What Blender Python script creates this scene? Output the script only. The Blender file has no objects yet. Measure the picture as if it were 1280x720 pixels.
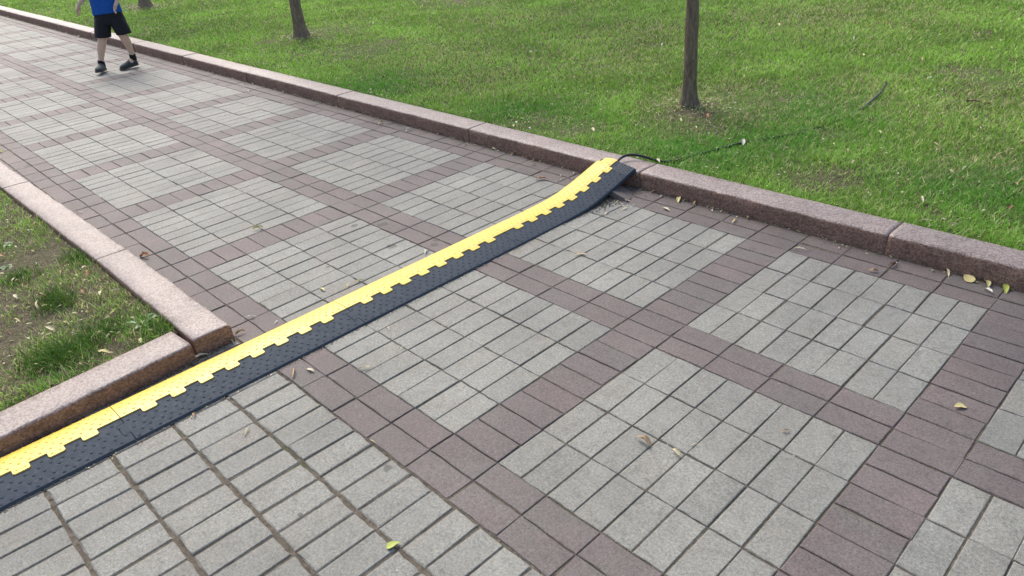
import bpy, bmesh, math, random
import numpy as np
from mathutils import Vector, Matrix
random.seed(7)
rng = np.random.default_rng(7)
S = bpy.context.scene
COL = S.collection
R_ = math.radians

# ------------------------------------------------------------------ camera
CAM = np.array([1.28898184, -1.07270286, 1.53387514])
CR = np.array([[0.70203537, 0.70911428, -0.06559945],
               [0.30732346, -0.38477046, -0.87034705],
               [-0.64241625, 0.59085416, -0.48804992]])      # right, down, forward
cd = bpy.data.cameras.new('camera')
cd.sensor_width = 36.0
cd.lens = 917.43 / 1280 * 36
cd.clip_start = 0.05
cd.clip_end = 400
cam = bpy.data.objects.new('camera', cd)
COL.objects.link(cam)
M = Matrix.Identity(4)
for i in range(3):
    M[i][0] = CR[0][i]; M[i][1] = -CR[1][i]; M[i][2] = -CR[2][i]; M[i][3] = CAM[i]
cam.matrix_world = M
S.camera = cam

# ------------------------------------------------------------------ light
SUN_EL, SUN_AZ = R_(46), (-0.95, 0.31)
W = bpy.data.worlds.new('World'); S.world = W; W.use_nodes = True
nt = W.node_tree
for n in list(nt.nodes): nt.nodes.remove(n)
sky = nt.nodes.new('ShaderNodeTexSky'); sky.sky_type = 'NISHITA'; sky.sun_disc = False
sky.sun_elevation = SUN_EL
sky.sun_rotation = math.atan2(SUN_AZ[0], SUN_AZ[1])
sky.air_density = 1.0; sky.dust_density = 4.0; sky.ozone_density = 0.6
bg = nt.nodes.new('ShaderNodeBackground'); bg.inputs['Strength'].default_value = 0.15
wo = nt.nodes.new('ShaderNodeOutputWorld')
nt.links.new(sky.outputs[0], bg.inputs[0]); nt.links.new(bg.outputs[0], wo.inputs[0])
sl = bpy.data.lights.new('sun', 'SUN'); sl.energy = 1.5; sl.angle = R_(28); sl.color = (1.0, 0.985, 0.96)
so = bpy.data.objects.new('sun', sl); COL.objects.link(so)
sd = Vector((SUN_AZ[0] * math.cos(SUN_EL), SUN_AZ[1] * math.cos(SUN_EL), math.sin(SUN_EL))).normalized()
so.rotation_euler = sd.to_track_quat('Z', 'Y').to_euler()
so.location = sd * 20
S.view_settings.view_transform = 'Standard'
S.view_settings.look = 'None'
S.view_settings.exposure = 0.62
S.view_settings.gamma = 1.0

# ------------------------------------------------------------------ helpers
def tag(o, label=None, cat=None, group=None, kind=None):
    if label: o['label'] = label
    if cat: o['category'] = cat
    if group: o['group'] = group
    if kind: o['kind'] = kind
    return o
def link(o, parent=None):
    COL.objects.link(o)
    if parent: o.parent = parent
    return o
def empty(name, loc=(0, 0, 0), rz=0):
    o = bpy.data.objects.new(name, None); o.empty_display_size = 0.1
    o.location = loc; o.rotation_euler = (0, 0, rz)
    return link(o)
def mesh(name, V, F, mats, parent=None, smooth=False, midx=None, loc=None):
    me = bpy.data.meshes.new(name)
    me.from_pydata([tuple(v) for v in V], [], [tuple(f) for f in F])
    for m in (mats if isinstance(mats, (list, tuple)) else [mats]): me.materials.append(m)
    if midx is not None: me.polygons.foreach_set('material_index', midx)
    if smooth: me.polygons.foreach_set('use_smooth', [True] * len(me.polygons))
    me.update()
    o = bpy.data.objects.new(name, me)
    if loc is not None: o.location = loc
    return link(o, parent)
def big_mesh(name, V, tris, mat, parent=None, color=None, smooth=False, quads=False):
    k = 4 if quads else 3
    me = bpy.data.meshes.new(name)
    V = np.asarray(V, np.float32); T = np.asarray(tris, np.int32)
    me.vertices.add(len(V)); me.vertices.foreach_set('co', V.ravel())
    me.loops.add(T.size); me.loops.foreach_set('vertex_index', T.ravel())
    me.polygons.add(len(T))
    me.polygons.foreach_set('loop_start', np.arange(0, T.size, k, dtype=np.int32))
    me.polygons.foreach_set('loop_total', np.full(len(T), k, np.int32))
    me.update(calc_edges=True)
    if color is not None:
        a = me.color_attributes.new('tint', 'FLOAT_COLOR', 'POINT')
        c = np.ones((len(V), 4), np.float32); c[:, :3] = color
        a.data.foreach_set('color', c.ravel())
    if smooth: me.polygons.foreach_set('use_smooth', np.ones(len(T), bool))
    me.materials.append(mat)
    o = bpy.data.objects.new(name, me)
    return link(o, parent)

class Noise:
    """value noise on numpy arrays"""
    def __init__(s, seed): s.t = np.random.default_rng(seed).random((256, 256))
    def __call__(s, x, y, sc=1.0):
        x = np.asarray(x, float) / sc; y = np.asarray(y, float) / sc
        i = np.floor(x).astype(int); j = np.floor(y).astype(int)
        a = x - i; b = y - j; a = a * a * (3 - 2 * a); b = b * b * (3 - 2 * b)
        t = s.t; g = lambda p, q: t[p % 256, q % 256]
        return (g(i, j) * (1 - a) + g(i + 1, j) * a) * (1 - b) + (g(i, j + 1) * (1 - a) + g(i + 1, j + 1) * a) * b
    def f(s, x, y, sc, o=3):
        r = 0; w = 1; tw = 0
        for k in range(o):
            r = r + w * s(np.asarray(x) + 13.7 * k, np.asarray(y) + 5.1 * k, sc / 2 ** k); tw += w; w *= .5
        return r / tw
N1, N2, N3 = Noise(1), Noise(2), Noise(3)

# ------------------------------------------------------------------ materials
class NT:
    def __init__(s, name):
        s.m = bpy.data.materials.new(name); s.m.use_nodes = True; s.t = s.m.node_tree
        s.b = s.t.nodes['Principled BSDF']
        s.geo = s.t.nodes.new('ShaderNodeNewGeometry')
        s.pos = s.geo.outputs['Position']
    def n(s, typ, **k):
        o = s.t.nodes.new(typ)
        for a, v in k.items(): setattr(o, a, v)
        return o
    def l(s, a, b): s.t.links.new(a, b)
    def noise(s, scale, detail=4, rough=.55, vec=None, dist=0.0):
        o = s.n('ShaderNodeTexNoise'); o.inputs['Scale'].default_value = scale
        o.inputs['Detail'].default_value = detail; o.inputs['Roughness'].default_value = rough
        o.inputs['Distortion'].default_value = dist
        s.l(vec or s.pos, o.inputs['Vector']); return o.outputs['Fac']
    def voro(s, scale, vec=None, out='Distance', rnd=1.0):
        o = s.n('ShaderNodeTexVoronoi'); o.inputs['Scale'].default_value = scale
        o.inputs['Randomness'].default_value = rnd
        s.l(vec or s.pos, o.inputs['Vector']); return o.outputs[out]
    def ramp(s, fac, stops, interp='LINEAR'):
        o = s.n('ShaderNodeValToRGB'); r = o.color_ramp; r.interpolation = interp
        while len(r.elements) < len(stops): r.elements.new(.5)
        for e, (p, c) in zip(r.elements, stops):
            e.position = p; e.color = (*(c if isinstance(c, (tuple, list)) else (c, c, c)), 1)
        s.l(fac, o.inputs[0]); return o.outputs[0]
    def mix(s, fac, a, b, mode='MIX'):
        o = s.n('ShaderNodeMix', data_type='RGBA', blend_type=mode)
        for sock, v in ((o.inputs[0], fac), (o.inputs[6], a), (o.inputs[7], b)):
            if isinstance(v, (int, float)): sock.default_value = v if sock.type == 'VALUE' else (v, v, v, 1)
            elif isinstance(v, (tuple, list)): sock.default_value = (*v, 1)
            else: s.l(v, sock)
        return o.outputs[2]
    def math(s, op, a, b=None, c=None):
        o = s.n('ShaderNodeMath', operation=op)
        for i, v in enumerate((a, b, c)):
            if v is None: continue
            if isinstance(v, (int, float)): o.inputs[i].default_value = v
            else: s.l(v, o.inputs[i])
        return o.outputs[0]
    def bump(s, h, strength=.4, dist=.002, prev=None):
        o = s.n('ShaderNodeBump'); o.inputs['Strength'].default_value = strength
        o.inputs['Distance'].default_value = dist; s.l(h, o.inputs['Height'])
        if prev is not None: s.l(prev, o.inputs['Normal'])
        return o.outputs[0]
    def scaled(s, v):
        o = s.n('ShaderNodeVectorMath', operation='MULTIPLY'); s.l(s.pos, o.inputs[0]); o.inputs[1].default_value = v
        return o.outputs[0]
    def fin(s, col=None, rough=.8, norm=None, spec=None):
        for k, v in (('Base Color', col), ('Roughness', rough), ('Normal', norm), ('Specular IOR Level', spec)):
            if v is None: continue
            i = s.b.inputs[k]
            if isinstance(v, (int, float)): i.default_value = v
            elif isinstance(v, (tuple, list)): i.default_value = (*v, 1)
            else: s.l(v, i)
        return s.m

def plain(name, col, rough=.8, var=.12, scale=60, bump=.2, bd=.001, spec=None):
    t = NT(name); nz = t.noise(scale, 4)
    c = t.mix(1.0, col, t.ramp(nz, [(.3, 1 - var), (.7, 1 + var)]), 'MULTIPLY')
    return t.fin(c, rough, t.bump(nz, bump, bd), spec)

STAINS = []   # (u, v, radius) in metres, dark damp spots on the paving
def paver_mat(name, base, dark, warm, stains):
    t = NT(name)
    oi = t.n('ShaderNodeObjectInfo'); at = t.n('ShaderNodeAttribute', attribute_name='tone')
    rnd = t.math('FRACT', t.math('ADD', oi.outputs['Random'], at.outputs['Fac']))
    c = t.mix(rnd, base, dark); c = t.mix(1.0, c, t.ramp(t.math('FRACT', t.math('MULTIPLY', rnd, 13.7)), [(0, .93), (1, 1.06)]), 'MULTIPLY')
    wv = t.math('FRACT', t.math('MULTIPLY', rnd, 7.31))
    patch = t.ramp(t.noise(5.5, 3), [(.42, 0), (.58, 1)]); c = t.mix(t.math('MULTIPLY', t.math('MULTIPLY', wv, patch), .9), c, warm)
    big = t.noise(2.3, 3); c = t.mix(1.0, c, t.ramp(big, [(.3, .82), (.7, 1.13)]), 'MULTIPLY')
    mid = t.noise(26, 5, .65, dist=.4); c = t.mix(1.0, c, t.ramp(mid, [(.28, .76), (.48, 1.0), (.75, 1.14)]), 'MULTIPLY')
    g2_ = t.noise(120, 4, .85); c = t.mix(1.0, c, t.ramp(g2_, [(.34, .64), (.5, 1.02), (.66, 1.38)]), 'MULTIPLY')
    # scuffs, elongated worn marks
    sc = t.noise(9, 6, .7, vec=t.scaled((6, 1.5, 1)), dist=1.2)
    c = t.mix(t.ramp(sc, [(.58, 0), (.70, .5)]), c, (.13, .125, .115))
    fine = t.noise(420, 3, .8); c = t.mix(1.0, c, t.ramp(fine, [(.3, .66), (.5, 1.0), (.7, 1.36)]), 'MULTIPLY')
    grit = t.voro(210); c = t.mix(t.ramp(grit, [(.08, .7), (.17, 0)]), c, (.50, .48, .44))
    pit = t.voro(260); c = t.mix(t.ramp(pit, [(.07, .75), (.18, 0)]), c, (.05, .045, .04))
    if stains:
        for (x, y, r) in STAINS:
            d = t.n('ShaderNodeVectorMath', operation='DISTANCE'); t.l(t.pos, d.inputs[0]); d.inputs[1].default_value = (x, y, 0)
            q = t.math('ADD', t.math('DIVIDE', d.outputs['Value'], r), t.math('MULTIPLY', t.math('SUBTRACT', t.noise(45, 3), .5), 1.6))
            c = t.mix(t.ramp(q, [(.75, .62), (1.15, 0)]), c, (.045, .04, .038))
    nb = t.bump(g2_, .7, .003); nb = t.bump(fine, .6, .0012, nb); nb = t.bump(mid, .35, .002, nb); nb = t.bump(pit, .3, .0008, nb)
    return t.fin(c, t.ramp(mid, [(.3, .60), (.7, .74)]), nb, .45)

def ppx(x, y, z=0.0):
    """ground point (metres) seen at a photograph position, used once to read coordinates off the photograph"""
    d = ((x - 640) / 917.43) * CR[0] + ((y - 360) / 917.43) * CR[1] + CR[2]
    k = (z - CAM[2]) / d[2]
    return CAM + k * d
for (x, y, r) in [(489, 308, .028), (478, 281, .03), (543, 306, .024), (545, 300, .02), (485, 585, .016), (75, 402, .01), (443, 282, .02), (36, 207, .03), (410, 333, .012), (375, 643, .008)]:
    q = ppx(x, y); STAINS.append((float(q[0]), float(q[1]), r))
M_grey = paver_mat('grey_concrete', (.258, .256, .224), (.222, .223, .198), (.242, .230, .196), True)
M_mauve = paver_mat('mauve_concrete', (.158, .124, .116), (.136, .112, .107), (.138, .124, .112), True)

def granite(name, c1, c2, c3, rough, bumpd, split):
    t = NT(name)
    v = t.voro(170, out='Color'); sep = t.n('ShaderNodeSeparateColor'); t.l(v, sep.inputs[0])
    c = t.ramp(sep.outputs[0], [(0, c2), (.33, c1), (.66, c3), (.9, c1)], 'CONSTANT')
    nz = t.noise(90, 4, .6); c = t.mix(.45, c, t.ramp(nz, [(.3, c2), (.6, c1), (.8, c3)]))
    big = t.noise(7, 5, .6); c = t.mix(1.0, c, t.ramp(big, [(.25, .80), (.75, 1.18)]), 'MULTIPLY')
    if split:
        st = t.noise(18, 5, .7, vec=t.scaled((1, 1, 3)), dist=.5)
        c = t.mix(t.ramp(st, [(.5, 0), (.72, .6)]), c, (.045, .028, .02))
    nb = t.bump(nz, .6, bumpd); nb = t.bump(t.noise(30, 5, .6), .6, bumpd * 2.5, nb)
    return t.fin(c, rough, nb, .5)
M_ktop = granite('granite_flamed_top', (.300, .240, .215), (.150, .105, .092), (.43, .37, .34), .52, .0012, False)
M_kface = granite('granite_split_face', (.265, .160, .118), (.140, .080, .058), (.37, .245, .185), .85, .003, True)

def sand_mat():
    t = NT('joint_sand')
    a = t.noise(35, 6, .7); b = t.noise(600, 3, .7); g = t.voro(260)
    c = t.ramp(a, [(.3, (.075, .062, .048)), (.5, (.13, .11, .084)), (.7, (.22, .19, .145))])
    c = t.mix(1.0, c, t.ramp(b, [(.3, .6), (.7, 1.35)]), 'MULTIPLY')
    c = t.mix(t.ramp(g, [(.07, .7), (.12, 0)]), c, (.38, .36, .31))
    moss = t.noise(6, 5, .65)
    c = t.mix(t.ramp(moss, [(.56, 0), (.68, .55)]), c, (.050, .075, .018))
    return t.fin(c, .95, t.bump(b, .8, .002), .2)
M_sand = sand_mat()
def soil_mat(name='lawn_soil', green=.8):
    t = NT(name)
    a = t.noise(3.2, 6, .65); b = t.noise(90, 5, .7); g = t.voro(120)
    c = t.ramp(b, [(.3, (.065, .052, .036)), (.5, (.125, .102, .070)), (.72, (.23, .195, .135))])
    c = t.mix(t.ramp(a, [(.36, .0), (.56, green)]), c, (.10, .165, .035))
    c = t.mix(t.ramp(g, [(.08, .5), (.16, 0)]), c, (.27, .22, .13))
    nb = t.bump(b, .9, .01); nb = t.bump(t.noise(14, 4), .8, .03, nb)
    return t.fin(c, .95, nb, .15)
M_soil = soil_mat()
M_soil2 = soil_mat('bare_trodden_soil', .12)
def grass_mat():
    t = NT('grass_blades')
    at = t.n('ShaderNodeAttribute', attribute_name='tint')
    t.l(at.outputs['Color'], t.b.inputs['Base Color'])
    t.b.inputs['Roughness'].default_value = .55
    t.b.inputs['Specular IOR Level'].default_value = .35
    tr = t.n('ShaderNodeBsdfTranslucent'); t.l(at.outputs['Color'], tr.inputs[0])
    mx = t.n('ShaderNodeMixShader'); mx.inputs[0].default_value = .30
    out = [n for n in t.t.nodes if n.type == 'OUTPUT_MATERIAL'][0]
    t.l(t.b.outputs[0], mx.inputs[1]); t.l(tr.outputs[0], mx.inputs[2]); t.l(mx.outputs[0], out.inputs[0])
    return t.m
M_grass = grass_mat()
def bark_mat():
    t = NT('bark')
    a = t.noise(22, 6, .7, vec=t.scaled((3, 3, .6)), dist=.6); b = t.noise(160, 4, .7)
    c = t.ramp(a, [(.3, (.12, .085, .062)), (.5, (.235, .175, .13)), (.75, (.38, .31, .24))])
    lic = t.noise(12, 4, .6); c = t.mix(t.ramp(lic, [(.58, 0), (.7, .4)]), c, (.13, .13, .10))
    nb = t.bump(a, 1.0, .012); nb = t.bump(b, .5, .003, nb)
    return t.fin(c, .92, nb, .2)
M_bark = bark_mat()
def yellow_mat():
    t = NT('yellow_plastic')
    a = t.noise(14, 5, .6); b = t.noise(120, 4, .7)
    c = t.mix(t.ramp(a, [(.3, 0), (.8, .35)]), (.84, .585, .070), (.85, .64, .14))
    d = t.noise(40, 6, .75, dist=.5); c = t.mix(t.ramp(d, [(.56, 0), (.74, .5)]), c, (.42, .31, .10)); e = t.noise(6, 6, .7, vec=t.scaled((3, 1, 1)), dist=.8); c = t.mix(t.ramp(e, [(.50, 0), (.72, .42)]), c, (.50, .40, .19)); g_ = t.voro(95); c = t.mix(t.ramp(g_, [(.05, .6), (.09, 0)]), c, (.16, .12, .06))
    return t.fin(c, t.ramp(a, [(.3, .38), (.7, .52)]), t.bump(b, .15, .0006), .5)
M_yel = yellow_mat()
def rubber_mat():
    t = NT('black_rubber')
    a = t.noise(11, 5, .6); b = t.noise(90, 5, .7, dist=.4); s = t.voro(150)
    c = t.mix(t.ramp(a, [(.3, 0), (.75, .9)]), (.018, .033, .052), (.029, .045, .064))
    c = t.mix(t.ramp(b, [(.58, 0), (.75, .55)]), c, (.10, .11, .12))
    c = t.mix(t.ramp(s, [(.03, .7), (.07, 0)]), c, (.30, .30, .28))
    return t.fin(c, t.ramp(b, [(.3, .62), (.7, .85)]), t.bump(b, .25, .001), .35)
M_rub = rubber_mat()
M_cable = plain('cable_sheath', (.012, .012, .014), .45, .2, 80, .1)
def leaf_mat(name, col, col2):
    t = NT(name); oi = t.n('ShaderNodeObjectInfo')
    a = t.noise(120, 4, .6)
    c = t.mix(oi.outputs['Random'], col, col2)
    c = t.mix(t.ramp(a, [(.55, 0), (.8, .45)]), c, tuple(x * .6 for x in col2))
    return t.fin(c, .6, t.bump(a, .4, .0008), .3)
ML = {'cream': leaf_mat('leaf_cream', (.62, .56, .40), (.55, .46, .28)),
      'yellow': leaf_mat('leaf_yellow', (.60, .55, .26), (.58, .49, .22)),
      'tan': leaf_mat('leaf_tan', (.45, .32, .17), (.38, .27, .16)),
      'orange': leaf_mat('leaf_orange_brown', (.42, .20, .07), (.36, .20, .09)),
      'lime': leaf_mat('leaf_lime', (.42, .47, .10), (.36, .43, .09)),
      'white': leaf_mat('leaf_bleached', (.72, .69, .60), (.64, .60, .50)),
      'brown': leaf_mat('leaf_brown', (.20, .11, .06), (.15, .09, .05))}

# ------------------------------------------------------------------ ground and lawns
def kf(u):      # far kerb, front line (metres); it opens very slightly towards the far end
    return 2.02 + (0.0 if u > -5 else (-5 - u) * .003)
def kl(u):      # left kerb, path side line
    return -.207 - (0.0 if u > -2.4 else (-2.4 - u) * .020)
def k3(v):      # short kerb turning towards the camera: its path side line in u
    return -1.302 + (-.20 - v) * .079
SOIL = [(-6.8, 3.45, .55), (-5.4, 3.4, .5), (-2.0, 2.36, .26), (-.17, 2.42, .2), (-1.4, 3.12, .38), (-1.25, 3.6, .32), (-6.9, 6.1, .8),
        (-.1, 4.9, .3), (-.5, 3.15, .12), (-2.71, -.52, .22), (-1.96, -.80, .20), (-1.48, -.52, .07), (-6.65, 3.3, .35), (-11.9, 3.48, .4), (-2.3, -.9, .25), (-1.75, -.98, .15), (-5.9, 2.9, .25)]
STRAW = [(-4.3, 3.4, .7), (-3.4, 3.05, .55), (-2.9, 4.1, .7), (-3.3, 5.0, .8), (-.6, 4.1, .5), (-1.3, 3.5, .6), (0.1, 4.2, .7), (-5.2, 5.3, .8), (-2.2, -.6, .4), (-1.7, -.75, .3), (.3, 3.0, .35), (-2.0, 6.5, 1.0)]
DEEP = [(-2.3, 2.5, .5), (-1.0, 2.6, .5), (-4.0, 2.4, .5), (-.8, 3.7, .5), (.5, 2.8, .5), (-1.7, -.45, .12), (-1.45, -.75, .2), (-.6, 3.0, .4)]
def field(L, u, v):
    r = np.zeros_like(np.asarray(u, float))
    wu = u + (N1.f(u, v, .35) - .5) * .5; wv = v + (N2.f(u, v, .35) - .5) * .5
    for (a, b, q) in L: r = np.maximum(r, np.clip(1.35 - np.hypot(wu - a, wv - b) / q, 0, 1))
    return r
def lawn_h(u, v, left=False):
    u = np.asarray(u, float); v = np.asarray(v, float)
    b = .045 if left else .062
    h = b + (N1.f(u, v, .6) - .5) * .035 + (N2.f(u, v, .12) - .5) * .012
    if not left: h = h + np.clip((v - 2.6) * .01, 0, .3)
    for (a, c) in ((-1.48, 3.22), (-6.69, 3.30), (-11.9, 3.48), (-6.95, 6.3)):
        h = h + .03 * np.exp(-((u - a) ** 2 + (v - c) ** 2) / .05) * (not left)
    return h
def sheet(name, us, vs, left, mat, lab):
    U, V = np.meshgrid(us, vs, indexing='ij')
    Z = lawn_h(U, V, left)
    P = np.stack([U, V, Z], -1).reshape(-1, 3)
    n = len(vs); i = np.arange(len(us) - 1)[:, None] * n + np.arange(n - 1)[None, :]
    Q = np.stack([i, i + n, i + n + 1, i + 1], -1).reshape(-1, 4)
    o = big_mesh(name, P, Q, mat, smooth=True, quads=True)
    return tag(o, lab, kind='structure')
g = mesh('ground', [(-90, -60, -.06), (60, -60, -.06), (60, 90, -.06), (-90, 90, -.06)], [(0, 1, 2, 3)], M_soil)
tag(g, 'bare earth under the paving and lawns running to the horizon', kind='structure')
# big lawn: rows follow the kerb's back
us = np.concatenate([np.arange(-60, -12, 1.0), np.arange(-12, 4, .08), np.arange(4, 40, 1.0)])
vs = np.concatenate([np.arange(0, 5, .08), np.arange(5, 12, .3), np.arange(12, 60, 2)])
U, V = np.meshgrid(us, vs, indexing='ij')
V = V + np.vectorize(kf)(us)[:, None] + .165
P = np.stack([U, V, lawn_h(U, V)], -1).reshape(-1, 3)
n = len(vs); i = np.arange(len(us) - 1)[:, None] * n + np.arange(n - 1)[None, :]
Q = np.stack([i, i + n, i + n + 1, i + 1], -1).reshape(-1, 4)
lawnR = tag(big_mesh('lawn_ground', P, Q, M_soil, smooth=True, quads=True), 'earth of the wide lawn behind the long kerb', kind='structure')
us = np.concatenate([np.arange(-60, -8, 1.0), np.arange(-8, -1.5, .06), [-1.5]])
V0 = np.concatenate([np.arange(0, 1.6, .05), np.arange(1.6, 10, .4)])
U, V = np.meshgrid(us, V0, indexing='ij')
V = np.vectorize(kl)(us)[:, None] - .155 - V
lim = np.vectorize(k3)(V.ravel()).reshape(V.shape) - .16
U = np.minimum(U, lim) if False else U + (lim + 1.5) * np.clip((U + 3) / 1.5, 0, 1)
P = np.stack([U, V, lawn_h(U, V, True)], -1).reshape(-1, 3)
n = len(V0); i = np.arange(len(us) - 1)[:, None] * n + np.arange(n - 1)[None, :]
Q = np.stack([i, i + 1, i + n + 1, i + n], -1).reshape(-1, 4)
lawnL = tag(big_mesh('lawn_ground', P, Q, M_soil2, smooth=True, quads=True), 'earth of the small lawn corner behind the left kerb', kind='structure')

# ------------------------------------------------------------------ paving
pav = mesh('pavement', [(-45, -9, -.0042), (-1.0, -9, -.0042), (14, -9, -.0042), (14, 2.1, -.0042), (-45, 2.2, -.0042)], [(0, 1, 2, 3, 4)], M_sand)
tag(pav, 'sandy bed of the paved footpath with pavers laid in squares', kind='structure')
def paver_variant(L, Wd, seed, worn):
    r = random.Random(seed); b = .0022 if not worn else .0032; H = .03
    hx, hy = L / 2, Wd / 2
    ring = []
    def pt(x, y): return x, y
    n = 4
    base = [(-hx + 2 * hx * k / n, -hy) for k in range(n)] + [(hx, -hy)] + [(hx, hy)] + [(hx - 2 * hx * k / n, hy) for k in range(1, n)] + [(-hx, hy)]
    V = []; j = .0017 if not worn else .0026
    J = [(r.uniform(-j, j), r.uniform(-j, j)) for _ in base]
    m = len(base)
    for (x, y), (a, c) in zip(base, J): V.append((x + a, y + c, -H))
    for (x, y), (a, c) in zip(base, J): V.append((x + a, y + c, -b * r.uniform(.7, 1.3)))
    for (x, y), (a, c) in zip(base, J):
        V.append((x + a - math.copysign(b * r.uniform(.7, 1.5), x), y + c - math.copysign(b * r.uniform(.7, 1.5), y), r.uniform(-.0006, .0002)))
    F = []
    for k in range(m):
        q = (k + 1) % m
        F.append((k, q, m + q, m + k)); F.append((m + k, m + q, 2 * m + q, 2 * m + k))
    F.append(tuple(2 * m + k for k in range(m)))
    return V, F
NV = 10
GV = [paver_variant(.0955, .1955, 10 + k, False) for k in range(NV)]      # grey: short side along u
MV = [paver_variant(.1955, .0955, 40 + k, False) for k in range(NV)]      # mauve: long side along u
WV = [paver_variant(.0930, .1875, 70 + k, True) for k in range(NV)]       # grey, lower left area, wide joints
def mk(name, VF, mat):
    r = []
    for V, F in VF:
        me = bpy.data.meshes.new(name); me.from_pydata(V, [], F); me.materials.append(mat); me.update(); r.append(me)
    return r
GM, MM, WM = mk('grey_paver', GV, M_grey), mk('mauve_paver', MV, M_mauve), mk('grey_paver', WV, M_grey)
PV = []    # (kind, u, v, su, sv)
def cut(kind, u, v, hu, hv, u0=None, u1=None, v0=None, v1=None):
    """trim a paver to a rectangle; returns centre and scale"""
    a, b, c, d = u - hu, u + hu, v - hv, v + hv
    if u0 is not None: a = max(a, u0)
    if u1 is not None: b = min(b, u1)
    if v0 is not None: c = max(c, v0)
    if v1 is not None: d = min(d, v1)
    if b - a < .02 or d - c < .02: return
    PV.append((kind, (a + b) / 2, (c + d) / 2, (b - a) / (2 * hu), (d - c) / (2 * hv)))
U0, U1 = -34.0, 4.0
for k in range(int(U0), int(U1)):            # one-metre blocks along the path, block starts at u=k, band at k-0.2..k
    for blk in (0, 1):
        vb = blk * 1.0
        for i in range(8):
            for j in range(4):
                PV.append(('g', k + .05 + .1 * i, vb + .1 + .2 * j, 1, 1))
        for j in range(8): PV.append(('m', k - .1, vb + .05 + .1 * j, 1, 1))
    for i in range(5):
        u = k - .1 + .2 * i
        for v in (.85, .95, 1.85, 1.955): PV.append(('m', u, v, 1, 1))
        if k < 60:
            for v in (-.055, -.16):
                if v < -.1 and u > -1.3: PV.append(('m', u, -.15, 1, 1))
                elif v > -.1: PV.append(('m', u, -.05, 1, 1))
                else: cut('m', u, -.15, .1, .05, v0=kl(u) + .004)
            if -.4 > u > U0 and kl(u) < -.225: cut('m', u, -.252, .1, .05, v0=kl(u) + .004)
for i in range(-14, 54):                      # grey field on the near side, rows of 20 cm
    u = .04 + .05 + .1 * i
    for j in range(14):
        v = -.30 - .2 * j
        cut('w', u + (.002 * math.sin(j * 3.1)), v, .05, .1, u0=k3(v) + .004)
CA = np.array(PV and [(p[1], p[2]) for p in PV])
dc = CA - CAM[:2]
rel = np.c_[dc, np.full(len(dc), -CAM[2])]
cx, cy, cz = rel @ CR[0], rel @ CR[1], rel @ CR[2]
sx, sy = 640 + 917.43 * cx / np.maximum(cz, .01), 360 + 917.43 * cy / np.maximum(cz, .01)
vis = (cz > .1) & (sx > -15) & (sx < 1295) & (sy > -10) & (sy < 735)
area = np.where(vis, 1.53 / np.maximum(cz, .1) ** 3, 0)
isg = np.array([p[0] != 'm' for p in PV])
single = np.zeros(len(PV), bool)
for sel in (isg, ~isg):
    idx = np.where(sel)[0]; top = idx[np.argsort(-area[idx])][:299]; single[top[area[top] > 0]] = True
JV, JF, JM, JT = [], [], [], []
rp = random.Random(5)
off = 0
for q, (kind, u, v, su, sv) in enumerate(PV):
    z = max(-.0012, min(.0014, rp.gauss(0, .0008))); a = rp.gauss(0, .006); tx, ty = rp.gauss(0, .003), rp.gauss(0, .003)
    flip = rp.random() < .5; kk = rp.randrange(NV)
    du, dv = rp.gauss(0, .0009), rp.gauss(0, .0009)
    if single[q]:
        me = {'g': GM, 'm': MM, 'w': WM}[kind][kk]
        o = bpy.data.objects.new('mauve_paver' if kind == 'm' else 'grey_paver', me)
        o.location = (u + du, v + dv, z); o.rotation_euler = (tx, ty, a + (math.pi if flip else 0)); o.scale = (su, sv, 1)
        link(o, pav)
    else:
        V, F = {'g': GV, 'm': MV, 'w': WV}[kind][kk]
        s = -1 if flip else 1; ca, sa = math.cos(a), math.sin(a)
        for (x, y, h) in V:
            x, y = x * s * su, y * s * sv
            JV.append((u + du + x * ca - y * sa, v + dv + x * sa + y * ca, h + z))
        top = len(F) - 1
        tn = rp.random()
        keep = F if area[q] > 0 else F
        for f in keep:
            JF.append(tuple(off + w for w in f)); JM.append(0 if kind != 'm' else 1); JT.append(tn)
        off += len(V)
po = mesh('paver_field', JV, JF, [M_grey, M_mauve], pav, midx=JM)
at = po.data.attributes.new('tone', 'FLOAT', 'FACE'); at.data.foreach_set('value', JT)
tag(po, 'the many more pavers farther along the path', kind='stuff')

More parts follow.
